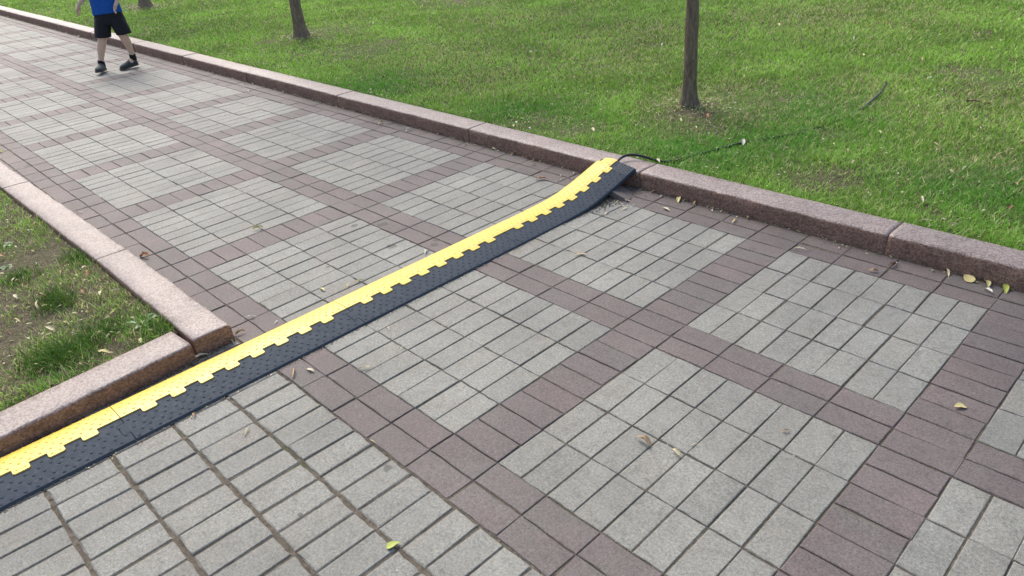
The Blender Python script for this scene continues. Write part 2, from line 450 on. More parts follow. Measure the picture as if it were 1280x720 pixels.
# ------------------------------------------------------------------ kerbs
def kerb_stone(name, parent, p0, p1, width, h, side, seed, seg=.03, mitre0=0.0, mitre1=0.0, amp=1.0):
    """stone from p0 to p1 along its path-side foot; side=+1: stone body lies left of p0->p1"""
    p0 = np.array(p0); p1 = np.array(p1); L = np.linalg.norm(p1 - p0); d = (p1 - p0) / L
    nrm = np.array([-d[1], d[0]]) * side
    prof = [(0, -.05, 0), (-.001, 0.0, 0), (.000, h * .3, 0), (-.0005, h * .6, 0), (.001, h - .013, 0), (.004, h - .006, 1), (.009, h - .002, 1), (.014, h, 1),
            (width * .35, h + .0012, 1), (width * .65, h + .0010, 1), (width - .008, h, 1), (width - .002, h - .004, 1), (width, h - .012, 0), (width, -.05, 0)]
    n = max(3, int(L / seg)); V = []; m = len(prof); ids = []
    for i in range(n + 1):
        t = i / n
        for j, (a, z, top) in enumerate(prof):
            al = t * L
            al += (mitre0 * (1 - t) + mitre1 * t) * (a / width)
            s = seed * 11.3
            na = (float(N1.f(al + s, z * 3 + a, .05)) - .5)
            nb = (float(N2.f(al + s, j * .37, .03)) - .5)
            w = {1: .5, 2: 1, 3: 1, 4: 1.3, 5: 1.4, 6: 1.0, 7: .7, 11: .6}.get(j, .25) * amp
            if i in (0, n): w *= .3; al += (.0012 if i == 0 else -.0012) * (1 if j in (4, 5, 6, 7, 8, 9, 10, 11) else 0)
            aa = a + na * .008 * w; zz = z + (nb * .006 * w if 3 < j < 12 else 0)
            p = p0 + d * al + nrm * aa
            V.append((p[0], p[1], zz))
    F = []; MI = []
    for i in range(n):
        for j in range(m - 1):
            a, b = i * m + j, (i + 1) * m + j
            f = (a, b, b + 1, a + 1) if side > 0 else (a, a + 1, b + 1, b)
            F.append(f[::-1] if False else f); MI.append(1 if 5 <= j <= 10 else 0)
    F.append(tuple(range(m))[::-1]); MI.append(0)
    F.append(tuple(n * m + k for k in range(m))); MI.append(0)
    o = mesh(name, V, F, [M_kface, M_ktop], parent, midx=MI)
    bm = bmesh.new(); bm.from_mesh(o.data); bmesh.ops.recalc_face_normals(bm, faces=bm.faces); bm.to_mesh(o.data); bm.free()
    o.data.polygons.foreach_set('use_smooth', [j < len(o.data.polygons) - 2 for j in range(len(o.data.polygons))])
    o.data.update()
    return o
far = empty('granite_kerb', (-2, 2.1, 0)); tag(far, 'long straight granite kerb between the path and the wide tree lawn', 'kerb', kind='structure')
far.location = (0, 0, 0)
js = [5.0, 3.4, 1.85, .33, -.98, -2.38, -3.98, -5.55, -7.0, -8.45, -10.0, -11.5, -13, -14.5, -16, -17.5, -19, -22, -25, -28, -31]
for i in range(len(js) - 1):
    a, b = js[i] - .0008, js[i + 1] + .0008
    dz = random.uniform(-.002, .002); dv = random.uniform(-.002, .002)
    kerb_stone('kerb_stone', far, (b, kf(b) + dv), (a, kf(a) + dv), .172, .090 + dz, +1, i + 1, seg=.02 if a > -6 and a < 2 else .06)
lk = empty('granite_kerb'); tag(lk, 'low granite kerb round the corner of the small left lawn', 'kerb', kind='structure')
jl = [-1.302, -2.40, -4.0, -5.6, -7.2, -8.8, -10.4, -12, -15, -18, -21, -24]
for i in range(len(jl) - 1):
    a, b = jl[i] - (.0 if i == 0 else .002), jl[i + 1] + .002
    kerb_stone('kerb_stone', lk, (b, kl(b)), (a, kl(a)), .152, .069 if i else .071, -1, 30 + i, seg=.02 if i < 3 else .08, mitre0=.0)
vs_ = [-.372, -1.42, -2.9, -4.4, -6.0]
for i in range(4):
    a, b = vs_[i], vs_[i + 1] + .004
    kerb_stone('kerb_stone', lk, (k3(b), b), (k3(a), a), .165, .069, +1, 50 + i, seg=.02)

# ------------------------------------------------------------------ cable protector
def bend(v):
    xs = [-9, 1.35, 1.50, 1.58, 1.66, 1.75, 1.87, 1.97, 2.04]; zs = [0, 0, .003, .007, .016, .031, .056, .080, .0925]
    return float(np.interp(v, xs, zs))
def nearu(v): return -.9730 - .0115 * (v + 1.05) - .014 * max(0.0, (v - 1.6) / .44)
PS = [0, .006, .03, .07, .11, .14, .18, .22, .243, .25]; PZ = [.002, .008, .0125, .0185, .0235, .0265, .0255, .0195, .011, .004]
def prof(s): return float(np.interp(s, PS, PZ))
def pp(s, v, up=0.0):
    return (nearu(v) + .009 - s * 1.036, v, bend(v) + prof(s) + up)
def grid_part(cells_s, cells_v, inside, up, thick, name, mat, parent, studs, vshift=None):
    """surface of the cells for which inside(i,j) holds, with side walls of the given thickness and studs on top"""
    V, F, key = [], [], {}
    def vid(i, j, top):
        k = (i, j, top)
        if k not in key:
            s, v = cells_s[i], cells_v[j]
            if vshift: v = v + vshift(s, v)
            x, y, z = pp(s, v, up)
            key[k] = len(V); V.append((x, y, z if top else z - thick))
        return key[k]
    ni, nj = len(cells_s) - 1, len(cells_v) - 1
    ok = lambda i, j: 0 <= i < ni and 0 <= j < nj and inside(i, j)
    for i in range(ni):
        for j in range(nj):
            if not ok(i, j): continue
            F.append((vid(i, j, 1), vid(i, j + 1, 1), vid(i + 1, j + 1, 1), vid(i + 1, j, 1)))
            if not ok(i - 1, j): F.append((vid(i, j, 1), vid(i, j, 0), vid(i, j + 1, 0), vid(i, j + 1, 1)))
            if not ok(i + 1, j): F.append((vid(i + 1, j, 1), vid(i + 1, j + 1, 1), vid(i + 1, j + 1, 0), vid(i + 1, j, 0)))
            if not ok(i, j - 1): F.append((vid(i, j, 1), vid(i + 1, j, 1), vid(i + 1, j, 0), vid(i, j, 0)))
            if not ok(i, j + 1): F.append((vid(i, j + 1, 1), vid(i, j + 1, 0), vid(i + 1, j + 1, 0), vid(i + 1, j + 1, 1)))
    for (s, v, r, h) in studs:
        b = len(V); m = 7
        for k in range(m):
            a = 2 * math.pi * k / m
            V.append(pp(s + math.cos(a) * r, v + math.sin(a) * r, up - .0003))
        for k in range(m):
            a = 2 * math.pi * k / m
            V.append(pp(s + math.cos(a) * r * .55, v + math.sin(a) * r * .55, up + h))
        for k in range(m):
            q = (k + 1) % m; F.append((b + k, b + m + k, b + m + q, b + q))
        F.append(tuple(b + m + k for k in range(m))[::-1])
    o = mesh(name, V, F, mat, parent)
    bm = bmesh.new(); bm.from_mesh(o.data); bmesh.ops.recalc_face_normals(bm, faces=bm.faces); bm.to_mesh(o.data); bm.free()
    return o
prot = empty('cable_protector', (-1.1, 0, 0)); prot.location = (0, 0, 0)
tag(prot, 'long yellow and black rubber cable protector lying across the path and up onto the kerb', 'cable protector')
SEC = .916
for q in range(-3, 3):
    v0 = .201 + (q - 0) * SEC; v1 = v0 + SEC
    if q == 2: continue
    last = (q == 1)
    # lid
    P_ = .103
    marks = [v0 + .0012]
    fing = []
    for k in range(8):
        e = v0 + .118 + P_ * k
        if last and k == 7: pass
        fing.append((e - .050, e)); marks += [e - .050, e - .0465, e - .0035, e]
        if k < 7: marks += [e + .017, e + .034]
    vend = v1 - .0012 if not last else 2.035
    marks = sorted(m for m in marks if m < vend - .002) + [vend]
    extra = []
    for a, b in zip(marks[:-1], marks[1:]):
        extra.append(a)
        if b - a > .03: extra.append((a + b) / 2)
    cv = extra + [marks[-1]]
    cs = [.102, .105, .117, .127, .145, .165, .185, .21, .222, .235, .2475]
    def inl(i, j, cv=cv, fing=fing, last=last):
        m = (cv[j] + cv[j + 1]) / 2
        if last and cs[i] >= .20 and m > 2.008: return False
        if cs[i] >= .1269: return True
        for a, b in fing:
            if a < m < b:
                edge = m < a + .0035 or m > b - .0035
                return not (edge and i == 0)
        return False
    st = []
    kk = 0
    for r, s in enumerate((.142, .164, .186, .208, .231)):
        v = v0 + .02 + (.014 if r % 2 else 0)
        while v < vend - .01: st.append((s + rp.uniform(-.001, .001), v, .0056, .0015)); v += .031
    for a, b in fing: st.append((.116, (a + b) / 2 - .012, .0045, .0013)); st.append((.116, (a + b) / 2 + .012, .0045, .0013))
    grid_part(cs, cv, inl, .0042, .0065, 'yellow_lid', M_yel, prot, st)
    # base
    vs2 = list(np.arange(v0 + .0012, (v1 if not last else 2.03) - .0008, .0229)); vs2[-1] = (v1 - .0008 if not last else 2.03)
    vsh = sorted(set([round(v0 - .024, 5)] + [round(x, 5) for x in vs2]))
    if not last: cvb = [v0 - .0232] + vs2[:-1] + [v1 - .0250, v1 - .0012]
    else: cvb = [v0 - .0232] + vs2
    cvb = sorted(cvb)
    csb = [0, .006, .02, .045, .0465, .07, .0985, .100, .115, .135, .18, .225, .249]
    nb_ = len(cvb) - 1
    def inb(i, j, cvb=cvb, last=last, nb_=nb_):
        tab = csb[i] >= .0449 and csb[i + 1] <= .1001
        tabin = csb[i] >= .0464 and csb[i + 1] <= .0986
        if j == 0: return tabin
        if j == nb_ - 1 and not last: return not tab
        return True
    st = []
    for r, s in enumerate((.018, .040, .062, .084, .106)):
        v = v0 + .014 + (.018 if r % 2 else 0)
        while v < (v1 if not last else 2.03) - .012:
            inf = any(a - .004 < v < b + .004 for a, b in fing) and s > .09
            if not inf: st.append((s + rp.uniform(-.003, .003), v + rp.uniform(-.005, .005), .0062, .0017))
            v += .036
    ob = grid_part(csb, cvb, inb, 0.0, .0085, 'rubber_base', M_rub, prot, st)
M_dusty = plain('dusty_rubber', (.050, .064, .080), .8, .3, 60, .3)
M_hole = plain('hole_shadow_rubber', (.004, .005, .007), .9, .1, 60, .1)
endp = grid_part([.006, .02, .04, .06, .08, .098], [1.945, 1.965, 1.985, 2.005, 2.026], lambda i, j: True, .0016, .001, 'end_connector', M_dusty, prot, [])
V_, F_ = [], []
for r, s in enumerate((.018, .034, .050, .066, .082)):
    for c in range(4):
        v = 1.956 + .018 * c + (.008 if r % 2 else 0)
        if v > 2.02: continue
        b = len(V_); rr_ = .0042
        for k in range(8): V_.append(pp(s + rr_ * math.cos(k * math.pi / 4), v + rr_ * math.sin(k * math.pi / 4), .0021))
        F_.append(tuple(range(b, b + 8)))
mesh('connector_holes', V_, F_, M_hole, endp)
# cable
def tube(name, pts, r, mat, parent=None, seg=8, res=6):
    cu = bpy.data.curves.new(name, 'CURVE'); cu.dimensions = '3D'; cu.bevel_depth = r; cu.bevel_resolution = 2; cu.resolution_u = res
    sp = cu.splines.new('NURBS'); sp.points.add(len(pts) - 1)
    for a, b in zip(sp.points, pts): a.co = (*b, 1)
    sp.use_endpoint_u = True; sp.order_u = 4
    tmp = bpy.data.objects.new(name, cu); COL.objects.link(tmp)
    dg = bpy.context.evaluated_depsgraph_get()
    me = bpy.data.meshes.new_from_object(tmp.evaluated_get(dg))
    bpy.data.objects.remove(tmp); me.name = name; me.materials.clear(); me.materials.append(mat)
    me.polygons.foreach_set('use_smooth', [True] * len(me.polygons))
    o = bpy.data.objects.new(name, me)
    return link(o, parent)
hz = lambda u, v: float(lawn_h(u, v))
cab = [(-1.13, 1.985, .088), (-1.145, 2.02, .098), (-1.16, 2.06, .108), (-1.165, 2.10, .115), (-1.15, 2.15, .121), (-1.08, 2.19, .112), (-.98, 2.22, .080)]
for (a, b, dz) in [(-.94, 2.35, .004), (-.90, 2.5, .006), (-.86, 2.62, .006), (-.83, 2.74, .010), (-.77, 2.88, .008), (-.66, 3.1, .001), (-.58, 3.3, .002), (-.52, 3.5, -.004), (-.51, 3.66, .000), (-.52, 3.82, .014), (-.535, 4.0, .019), (-.58, 4.25, .016), (-.66, 4.5, .004), (-.75, 4.7, -.01), (-.9, 5.0, -.03)]:
    cab.append((a, b, hz(a, b) + dz))
tag(tube('power_cable', cab, .0075, M_cable), 'black power cable leaving the protector over the kerb into the grass', 'cable')
# tilted loose paver under the raised end
tp = bpy.data.objects.new('loose_paver', MM[3]); link(tp); tp.location = (-.985, 1.875, .022); tp.rotation_euler = (R_(-8), R_(20), R_(10)); tp.scale = (.7, 1.3, 1)
tag(tp, 'tilted broken mauve paver wedged under the raised end of the cable protector', 'paver')

# ------------------------------------------------------------------ grass
def build_blades(u, v, z, hgt, wid, col, bend_amt, name, lab):
    n = len(u)
    th = rng.random(n) * 2 * np.pi; lean = rng.random(n) * 2 * np.pi
    dx, dy = np.cos(th) * wid * .5, np.sin(th) * wid * .5
    lx, ly = np.cos(lean), np.sin(lean)
    b1 = hgt * bend_amt * .35; b2 = hgt * bend_amt * 1.15
    hz_ = hgt * np.sqrt(np.clip(1 - (bend_amt * .85) ** 2, .08, 1))
    V = np.empty((n, 5, 3), np.float32)
    V[:, 0] = np.stack([u - dx, v - dy, z - .004], -1); V[:, 1] = np.stack([u + dx, v + dy, z - .004], -1)
    V[:, 2] = np.stack([u - dx * .8 + lx * b1, v - dy * .8 + ly * b1, z + hz_ * .55], -1)
    V[:, 3] = np.stack([u + dx * .8 + lx * b1, v + dy * .8 + ly * b1, z + hz_ * .55], -1)
    V[:, 4] = np.stack([u + lx * b2, v + ly * b2, z + hz_], -1)
    b = (np.arange(n) * 5)[:, None]
    T = np.concatenate([b + [0, 1, 3], b + [0, 3, 2], b + [2, 3, 4]], 0)
    C = np.repeat(col[:, None, :], 5, 1)
    o = big_mesh(name, V.reshape(-1, 3), T, M_grass, color=C.reshape(-1, 3))
    return tag(o, lab, kind='stuff')
def scatter(u0, u1, v0, v1, cell, dens):
    cu, cv = np.meshgrid(np.arange(u0, u1, cell), np.arange(v0, v1, cell), indexing='ij')
    cu = cu.ravel(); cv = cv.ravel()
    dist = np.sqrt((cu - CAM[0]) ** 2 + (cv - CAM[1]) ** 2 + 2.2)
    k = rng.poisson(dens(cu, cv, dist) * cell * cell)
    u = np.repeat(cu, k); v = np.repeat(cv, k); d = np.repeat(dist, k)
    return u + rng.random(len(u)) * cell, v + rng.random(len(u)) * cell, d
def colour(u, v, n, straw, deep, lit=1.0, extra=0.0):
    g1 = np.array([.185, .355, .045]); g2 = np.array([.33, .51, .10]); g3 = np.array([.095, .280, .035]); ys = np.array([.50, .47, .24]); br = np.array([.20, .145, .075])
    a = N1.f(u, v, .5)[:, None]; r = rng.random((n, 1)) ** 1.3
    c = (g1 * (1 - r) + g2 * r) * (.65 + .7 * rng.random((n, 1)))
    c = c * (.60 + .8 * a)
    dk = np.clip(deep[:, None] * .7, 0, 1); c = c * (1 - dk) + g3 * dk * (.8 + .7 * r)
    p = np.clip(.11 + extra + .26 * straw + .20 * np.clip(N3.f(u, v, .9) - .5, 0, 1), 0, .85)
    m = rng.random(n) < p
    c[m] = (ys * (.6 + .7 * rng.random((m.sum(), 1))))
    c = c * lit
    m = rng.random(n) < (.015 + .07 * straw)
    c[m] = br * (.6 + .7 * rng.random((m.sum(), 1)))
    return c
# visible wedge of the big lawn with a margin of about a metre and a half
def densR(cu, cv, d):
    base = 17000 * (3.6 / np.maximum(d, 3.6)) ** 1.75
    # far edge of the frame: line from (-.9,8.8) to (-6.7,6.7) to (-18,2.7)
    lim = np.interp(cu, [-19, -6.7, -.9, 1.5, 4], [2.7, 6.9, 9.2, 8.5, 5.0]) + 1.2
    base = np.where(cv > lim, base * .25, base)
    base = np.where(cu > 2.2, base * .3, base)
    clump = .35 + 1.3 * N2.f(cu, cv, .14, 2)
    soil = field(SOIL, cu, cv)
    return base * clump * (1 - .62 * soil)
u, v, d = scatter(-22, 3.2, 2.19, 11.5, .06, densR)
keep = (v > np.vectorize(kf)(u) + .170)
u, v, d = u[keep], v[keep], d[keep]
n = len(u); so_, st_, dp_ = field(SOIL, u, v), field(STRAW, u, v), field(DEEP, u, v)
h = (.018 + .028 * rng.random(n) ** 1.5) * (.75 + .7 * N1.f(u, v, .25)) * (1 - .45 * so_)
h += .018 * (v < np.vectorize(kf)(u) + .28) * rng.random(n)
w = .0030 * (1 + .9 * rng.random(n)) * np.clip(d / 4.2, 1, 4.2)
print('blades R', n)
build_blades(u, v, lawn_h(u, v), h, w, colour(u, v, n, np.clip(st_ + so_ * .6, 0, 1), dp_, 1.22, -.03), .45 + .6 * rng.random(n), 'grass', 'short green grass of the wide lawn behind the long kerb')
def densL(cu, cv, d):
    base = 12500 * (3.3 / np.maximum(d, 3.3)) ** 1.7
    return base * (.42 + 1.8 * np.clip(N2.f(cu + 3, cv, .2, 3) - .28, 0, 1)) * (1 - .93 * field(SOIL, cu, cv))
u, v, d = scatter(-7.5, -1.2, -1.9, -.3, .05, densL)
keep = (v < np.vectorize(kl)(u) - .160) & (u < np.vectorize(k3)(v) - .172)
u, v, d = u[keep], v[keep], d[keep]; n = len(u)
so_, st_, dp_ = field(SOIL, u, v), field(STRAW, u, v), field(DEEP, u, v)
h = (.016 + .036 * rng.random(n) ** 1.6) * (.5 + 1.1 * N1.f(u, v, .18)) * (1 - .5 * so_)
w = .0022 * (1 + .9 * rng.random(n)) * np.clip(d / 4.2, 1, 3)
print('blades L', n)
build_blades(u, v, lawn_h(u, v, True), h, w, colour(u, v, n, np.clip(st_ * .7 + so_ * .8 + .1, 0, 1), dp_, 1.35, .10), .35 + .6 * rng.random(n), 'grass', 'thin patchy grass of the small lawn corner on the left')
# longer tufts in the left corner
tu, tv, th_ = [], [], []
for (x, y, k, hh) in [(62, 446, 320, .085), (85, 440, 260, .075), (118, 415, 240, .06), (200, 405, 260, .05), (100, 318, 260, .05), (70, 375, 300, .06), (140, 400, 120, .05), (25, 345, 200, .05), (190, 428, 120, .04), (30, 505, 120, .05)]:
    q = ppx(x, y, .06)
    tu += list(q[0] + rng.normal(0, .055, k)); tv += list(q[1] + rng.normal(0, .045, k)); th_ += list(hh * (.5 + .7 * rng.random(k)))
tu, tv, th_ = map(np.array, (tu, tv, th_))
keep = (tv < np.vectorize(kl)(tu) - .160) & (tu < np.vectorize(k3)(tv) - .172); tu, tv, th_ = tu[keep], tv[keep], th_[keep]; n = len(tu)
cc = np.array([.060, .150, .018]) * (.7 + .9 * rng.random((n, 1))) + np.array([.03, .02, 0]) * rng.random((n, 1))
build_blades(tu, tv, lawn_h(tu, tv, True), th_, np.full(n, .0034), cc, .5 + .5 * rng.random(n), 'grass_tufts', 'longer bright green tufts in the left lawn corner')

# ------------------------------------------------------------------ weeds
M_weed = plain('weed_leaf', (.11, .22, .07), .5, .2, 60, .3)
def blade_leaf(L, Wd, n=6, lobes=False, curl=.5, r=random):
    V, F = [], []
    for i in range(n + 1):
        t = i / n; w = Wd * .5 * math.sin(math.pi * min(1, .08 + t * .92)) ** .7 * (1 - .25 * t)
        if lobes: w *= .55 + .45 * (i % 2)
        if i == n: w = .0004
        a = curl * t; x = L * t * math.cos(a * .6); z = L * t * math.sin(.5 - a)
        V += [(x, -w, z + w * .35), (x, 0, z), (x, w, z + w * .35)]
    for i in range(n):
        b = i * 3
        F += [(b, b + 3, b + 4, b + 1), (b + 1, b + 4, b + 5, b + 2)]
    return V, F
def weed(x, y, zz, n, L, Wd, lobes, lab, left=True):
    q = ppx(x, y, zz)
    e = empty('weed_plant', (q[0], q[1], float(lawn_h(q[0], q[1], left)) - .003)); tag(e, lab, 'weed')
    for k in range(n):
        V, F = blade_leaf(L * random.uniform(.7, 1.15), Wd * random.uniform(.8, 1.2), 7, lobes, random.uniform(.5, 1.1))
        o = mesh('leaf', V, F, M_weed, e, smooth=True); o.rotation_euler = (random.uniform(-.2, .2), random.uniform(-.35, .1), 2 * math.pi * k / n + random.uniform(-.3, .3))
weed(178, 402, .06, 9, .085, .024, True, 'pale toothed weed rosette beside the inner corner of the left kerb')
weed(192, 386, .06, 4, .09, .016, False, 'small upright weed leaning on the back of the left kerb')
weed(8, 302, .06, 8, .042, .020, False, 'broad leaved pale weed at the left edge of the small lawn')
weed(6, 330, .06, 7, .04, .020, False, 'second broad leaved weed just nearer at the left edge of the small lawn')
weed(635, 186, .01, 6, .025, .008, False, 'tiny green weed sprouting from the gutter joint at the foot of the far kerb', False)

# ------------------------------------------------------------------ debris
def crumbs():
    V, F, T = [], [], []
    r = random.Random(3)
    def add(x, y, z, s):
        b = len(V); a = r.random() * 6.28
        for k in range(3): V.append((x + s * math.cos(a + 2.1 * k), y + s * math.sin(a + 2.1 * k), z))
        V.append((x + r.uniform(-.3, .3) * s, y, z + s * r.uniform(.5, .9)))
        F.extend([(b, b + 1, b + 3), (b + 1, b + 2, b + 3), (b + 2, b, b + 3)])
    for _ in range(2600):
        v = r.uniform(-1.5, 1.6); add(nearu(v) + abs(r.gauss(0, .012)) + .002, v, .001, r.uniform(.0008, .0032))
    for _ in range(1500):
        u = r.uniform(-6, 1.5); add(u, kf(u) - .003 - abs(r.gauss(0, .012)), .002, r.uniform(.001, .004))
    for _ in range(1200):
        v = r.uniform(-1.1, -.25); add(k3(v) + .004 + abs(r.gauss(0, .015)), v, .001, r.uniform(.001, .004))
    for _ in range(900):
        add(-1.02 + r.gauss(0, .05), 1.76 + r.gauss(0, .09), .003, r.uniform(.0015, .006))
    for _ in range(5200):
        d_ = 1 - r.random() ** 1.5
        u = 1.35 - 4.2 * d_ * r.random() ** .6
        if r.random() < .5: u = round(u, 1); v = r.uniform(0, 2.0)
        else: v = r.randrange(0, 11) / 5
        add(u + r.gauss(0, .0016), v + r.gauss(0, .0016), -.0035, r.uniform(.0012, .0028))
    for _ in range(1500):
        q = r.uniform(-1.3, 1.3); add(q, r.choice((-.2, -.1, 0, .8, .9, 1.0, 1.8, 1.9)) + r.gauss(0, .002), -.0035, r.uniform(.0012, .0028))
    for _ in range(5000):
        u = r.uniform(-5.0, -1.48); v = r.uniform(-1.4, -.38)
        if v > kl(u) - .17 or u > k3(v) - .18: continue
        add(u, v, float(lawn_h(u, v, True)) - .001, r.uniform(.002, .006))
    # joints
    for _ in range(2600):
        if r.random() < .5: u = r.randrange(-20, 13) / 10 + .04 * 0; v = r.uniform(0, 2)
        else: u = r.uniform(-2.0, 1.3); v = r.randrange(0, 11) / 5
        add(u + r.gauss(0, .002), v + r.gauss(0, .002), -.002, r.uniform(.0008, .0022))
    for _ in range(1600):
        u = .04 + r.randrange(-10, 14) / 10; v = r.uniform(-1.4, -.2)
        if r.random() < .6: u = r.uniform(-.98, 1.3); v = -.2 - .2 * r.randrange(0, 7)
        add(u + r.gauss(0, .003), v + r.gauss(0, .004), -.003, r.uniform(.001, .0032))
    t = NT('debris'); c = t.voro(300, out='Color'); sp = t.n('ShaderNodeSeparateColor'); t.l(c, sp.inputs[0])
    m = t.fin(t.ramp(sp.outputs[0], [(0, (.08, .06, .045)), (.4, (.15, .115, .08)), (.7, (.24, .20, .145)), (.90, (.55, .50, .42))], 'CONSTANT'), .9)
    tag(mesh('grit', V, F, m), 'crumbs of soil, seed husks and grit in the paving joints and gutters', kind='stuff')
crumbs()
def litter():
    r = random.Random(9); V, F = [], []
    t = NT('dry_clippings'); c = t.voro(40, out='Color'); sp = t.n('ShaderNodeSeparateColor'); t.l(c, sp.inputs[0])
    m = t.fin(t.ramp(sp.outputs[0], [(0, (.34, .29, .15)), (.35, (.52, .48, .30)), (.6, (.40, .42, .16)), (.8, (.62, .58, .42)), (.92, (.24, .16, .09))], 'CONSTANT'), .8)
    def add(x, y, z, L):
        a = r.random() * 6.28; b = len(V); w = L * r.uniform(.10, .24); k = r.uniform(-.35, .35); h = L * r.uniform(0, .3)
        ca, sa = math.cos(a), math.sin(a)
        for (p, q, e) in ((-.5, 0, 0), (0, k * .4 - w / L, h / L), (0, k * .4 + w / L, h / L * .8), (.5, k * .2, h / L * r.uniform(-.2, .6))):
            V.append((x + (p * ca - q * sa) * L, y + (p * sa + q * ca) * L, z + e * L))
        F.extend([(b, b + 1, b + 2), (b + 1, b + 3, b + 2)])
    n = 0
    while n < 9000:
        u = r.uniform(-14, 2.2); v = 2.22 + 7 * r.random() ** 1.5
        if v > np.interp(u, [-19, -6.7, -.9, 1.5, 4], [2.7, 6.9, 9.2, 8.5, 5.0]) + .5: continue
        add(u, v, float(lawn_h(u, v)) + r.uniform(.008, .034), r.uniform(.008, .026) * (1 + .06 * abs(u))); n += 1
    for (a, b) in ((-1.48, 3.22), (-6.69, 3.30), (-11.9, 3.48)):
        for _ in range(260):
            u, v = a + r.gauss(0, .16), b + r.gauss(0, .16); add(u, v, float(lawn_h(u, v)) + r.uniform(.004, .02), r.uniform(.012, .035))
    for _ in range(650):
        u = r.uniform(-14, 1.6); add(u, kf(u) - .006 - abs(r.gauss(0, .016)), .003, r.uniform(.006, .020) * (1 + .05 * abs(u)))
    for _ in range(60):
        v = r.uniform(-1.0, 1.5); add(nearu(v) + .015 + abs(r.gauss(0, .012)), v, .003, r.uniform(.006, .014))
    for _ in range(70):
        add(r.uniform(-3.5, 1.2), r.uniform(-.9, 1.95), .002, r.uniform(.004, .009))
    for _ in range(40): add(-1.0 + r.gauss(0, .05), 1.76 + r.gauss(0, .06), .008, r.uniform(.008, .022))
    n = 0
    while n < 900:
        u = r.uniform(-5.2, -1.48); v = r.uniform(-1.4, -.38)
        if v > kl(u) - .16 or u > k3(v) - .17: continue
        add(u, v, float(lawn_h(u, v, True)) + r.uniform(.004, .026), r.uniform(.010, .032)); n += 1
    tag(mesh('leaf_litter', V, F, m), 'tiny dry clippings and leaf scraps strewn through both lawns and gutters', kind='stuff')
litter()

# ------------------------------------------------------------------ fallen leaves
def leaf_mesh(kind, seed):
    r = random.Random(seed); n = 8; V, F = [], []
    if kind == 'willow': asp, curl, fold = .18, r.uniform(.4, 1.2), .8
    elif kind == 'oval': asp, curl, fold = .34, r.uniform(.3, .9), .5
    elif kind == 'heart': asp, curl, fold = .62, r.uniform(.2, .5), .25
    else: asp, curl, fold = .42, r.uniform(.6, 1.3), 1.0        # crumpled
    x = z = 0.0; side = r.uniform(-.5, .5); yy = 0
    for i in range(n + 1):
        t = i / n
        if kind == 'heart': w = asp * .5 * (math.sin(math.pi * min(1, t * .93 + .07) ** .62) + .02)
        else: w = asp * .5 * math.sin(math.pi * min(.995, .02 + t * .96)) ** .8
        a = curl * (t - .5)
        if i: x += math.cos(a) / n; z += -math.sin(a) / n; yy += side * (t - .5) / n
        q = w * math.cos(fold * (.7 + .3 * math.sin(7 * t + seed))); hh = w * math.sin(fold) * (1 + .5 * r.uniform(-1, 1))
        V += [(x - .5, yy - q, z + hh), (x - .5, yy - q * .5, z + hh * .4), (x - .5, yy, z), (x - .5, yy + q * .5, z + hh * .4), (x - .5, yy + q, z + hh * r.uniform(.4, 1.2))]
    for i in range(n):
        for j in range(4):
            b = i * 5 + j; F.append((b, b + 5, b + 6, b + 1))
    # stalk
    b = len(V); V += [(-.5, yy * 0 - .012, 0.004), (-.5, .012, .004), (-.66, 0, .02)]
    F.append((b, b + 1, b + 2))
    zm = min(p[2] for p in V); V = [(p[0], p[1], p[2] - zm) for p in V]
    return V, F
LM = {}
for kd in ('willow', 'oval', 'heart', 'crumpled'):
    for s_ in range(4):
        V, F = leaf_mesh(kd, s_ * 7 + 3)
        for cn, mt in ML.items():
            me = bpy.data.meshes.new('leaf'); me.from_pydata(V, [], F); me.materials.append(mt)
            me.polygons.foreach_set('use_smooth', [True] * len(me.polygons)); me.update(); LM[kd, s_, cn] = me
rl = random.Random(21)
CW = {'cream': 'cream', 'yellow': 'yellow', 'tan': 'tan', 'orange': 'orange brown', 'lime': 'lime green', 'white': 'bleached', 'brown': 'dark brown'}
KW = {'willow': 'narrow', 'oval': 'oval', 'heart': 'rounded', 'crumpled': 'crumpled'}
def where(zone, x, y):
    if zone == 'gutter':
        if x < 160: return 'at the kerb foot behind the child'
        if x < 290: return 'at the kerb foot left of the second tree'
        if x < 420: return 'at the kerb foot level with the second tree'
        if x < 560: return 'at the kerb foot near the left kerb joint'
        if x < 690: return 'at the kerb foot shortly left of the protector'
        if x < 760: return 'on the pavers tight against the raised yellow lid'
        if x < 862: return 'at the kerb foot just right of the protector end'
        return 'at the kerb foot between protector end and right kerb joint'
    if zone == 'R':
        if x < 300: return 'in the lawn behind the child'
        if x < 480: return 'in the lawn near the second tree'
        if x < 680: return 'in the lawn %s' % ('high between second and middle trees' if y < 60 else 'above the kerb left of the protector')
        if x < 900: return 'in the lawn %s the middle tree' % ('farther off than the base of' if y < 120 else 'at the foot of')
        if x < 1060: return 'in the lawn right of the middle tree, %s the cable' % ('beyond' if y < 160 else 'nearer than')
        return 'in the %s part of the lawn on the right' % ('upper' if y < 90 else 'middle' if y < 150 else 'lower')
    if x < 35: return 'at the left edge of the small lawn, %s' % ('upper' if y < 325 else 'lower')
    if y < 345: return 'below the bare patch of the small left lawn'
    if x > 95 and y < 400: return 'beside the long kerb of the small left lawn'
    if y > 424: return 'close to the short kerb of the small left lawn'
    return 'in the middle of the small left lawn'
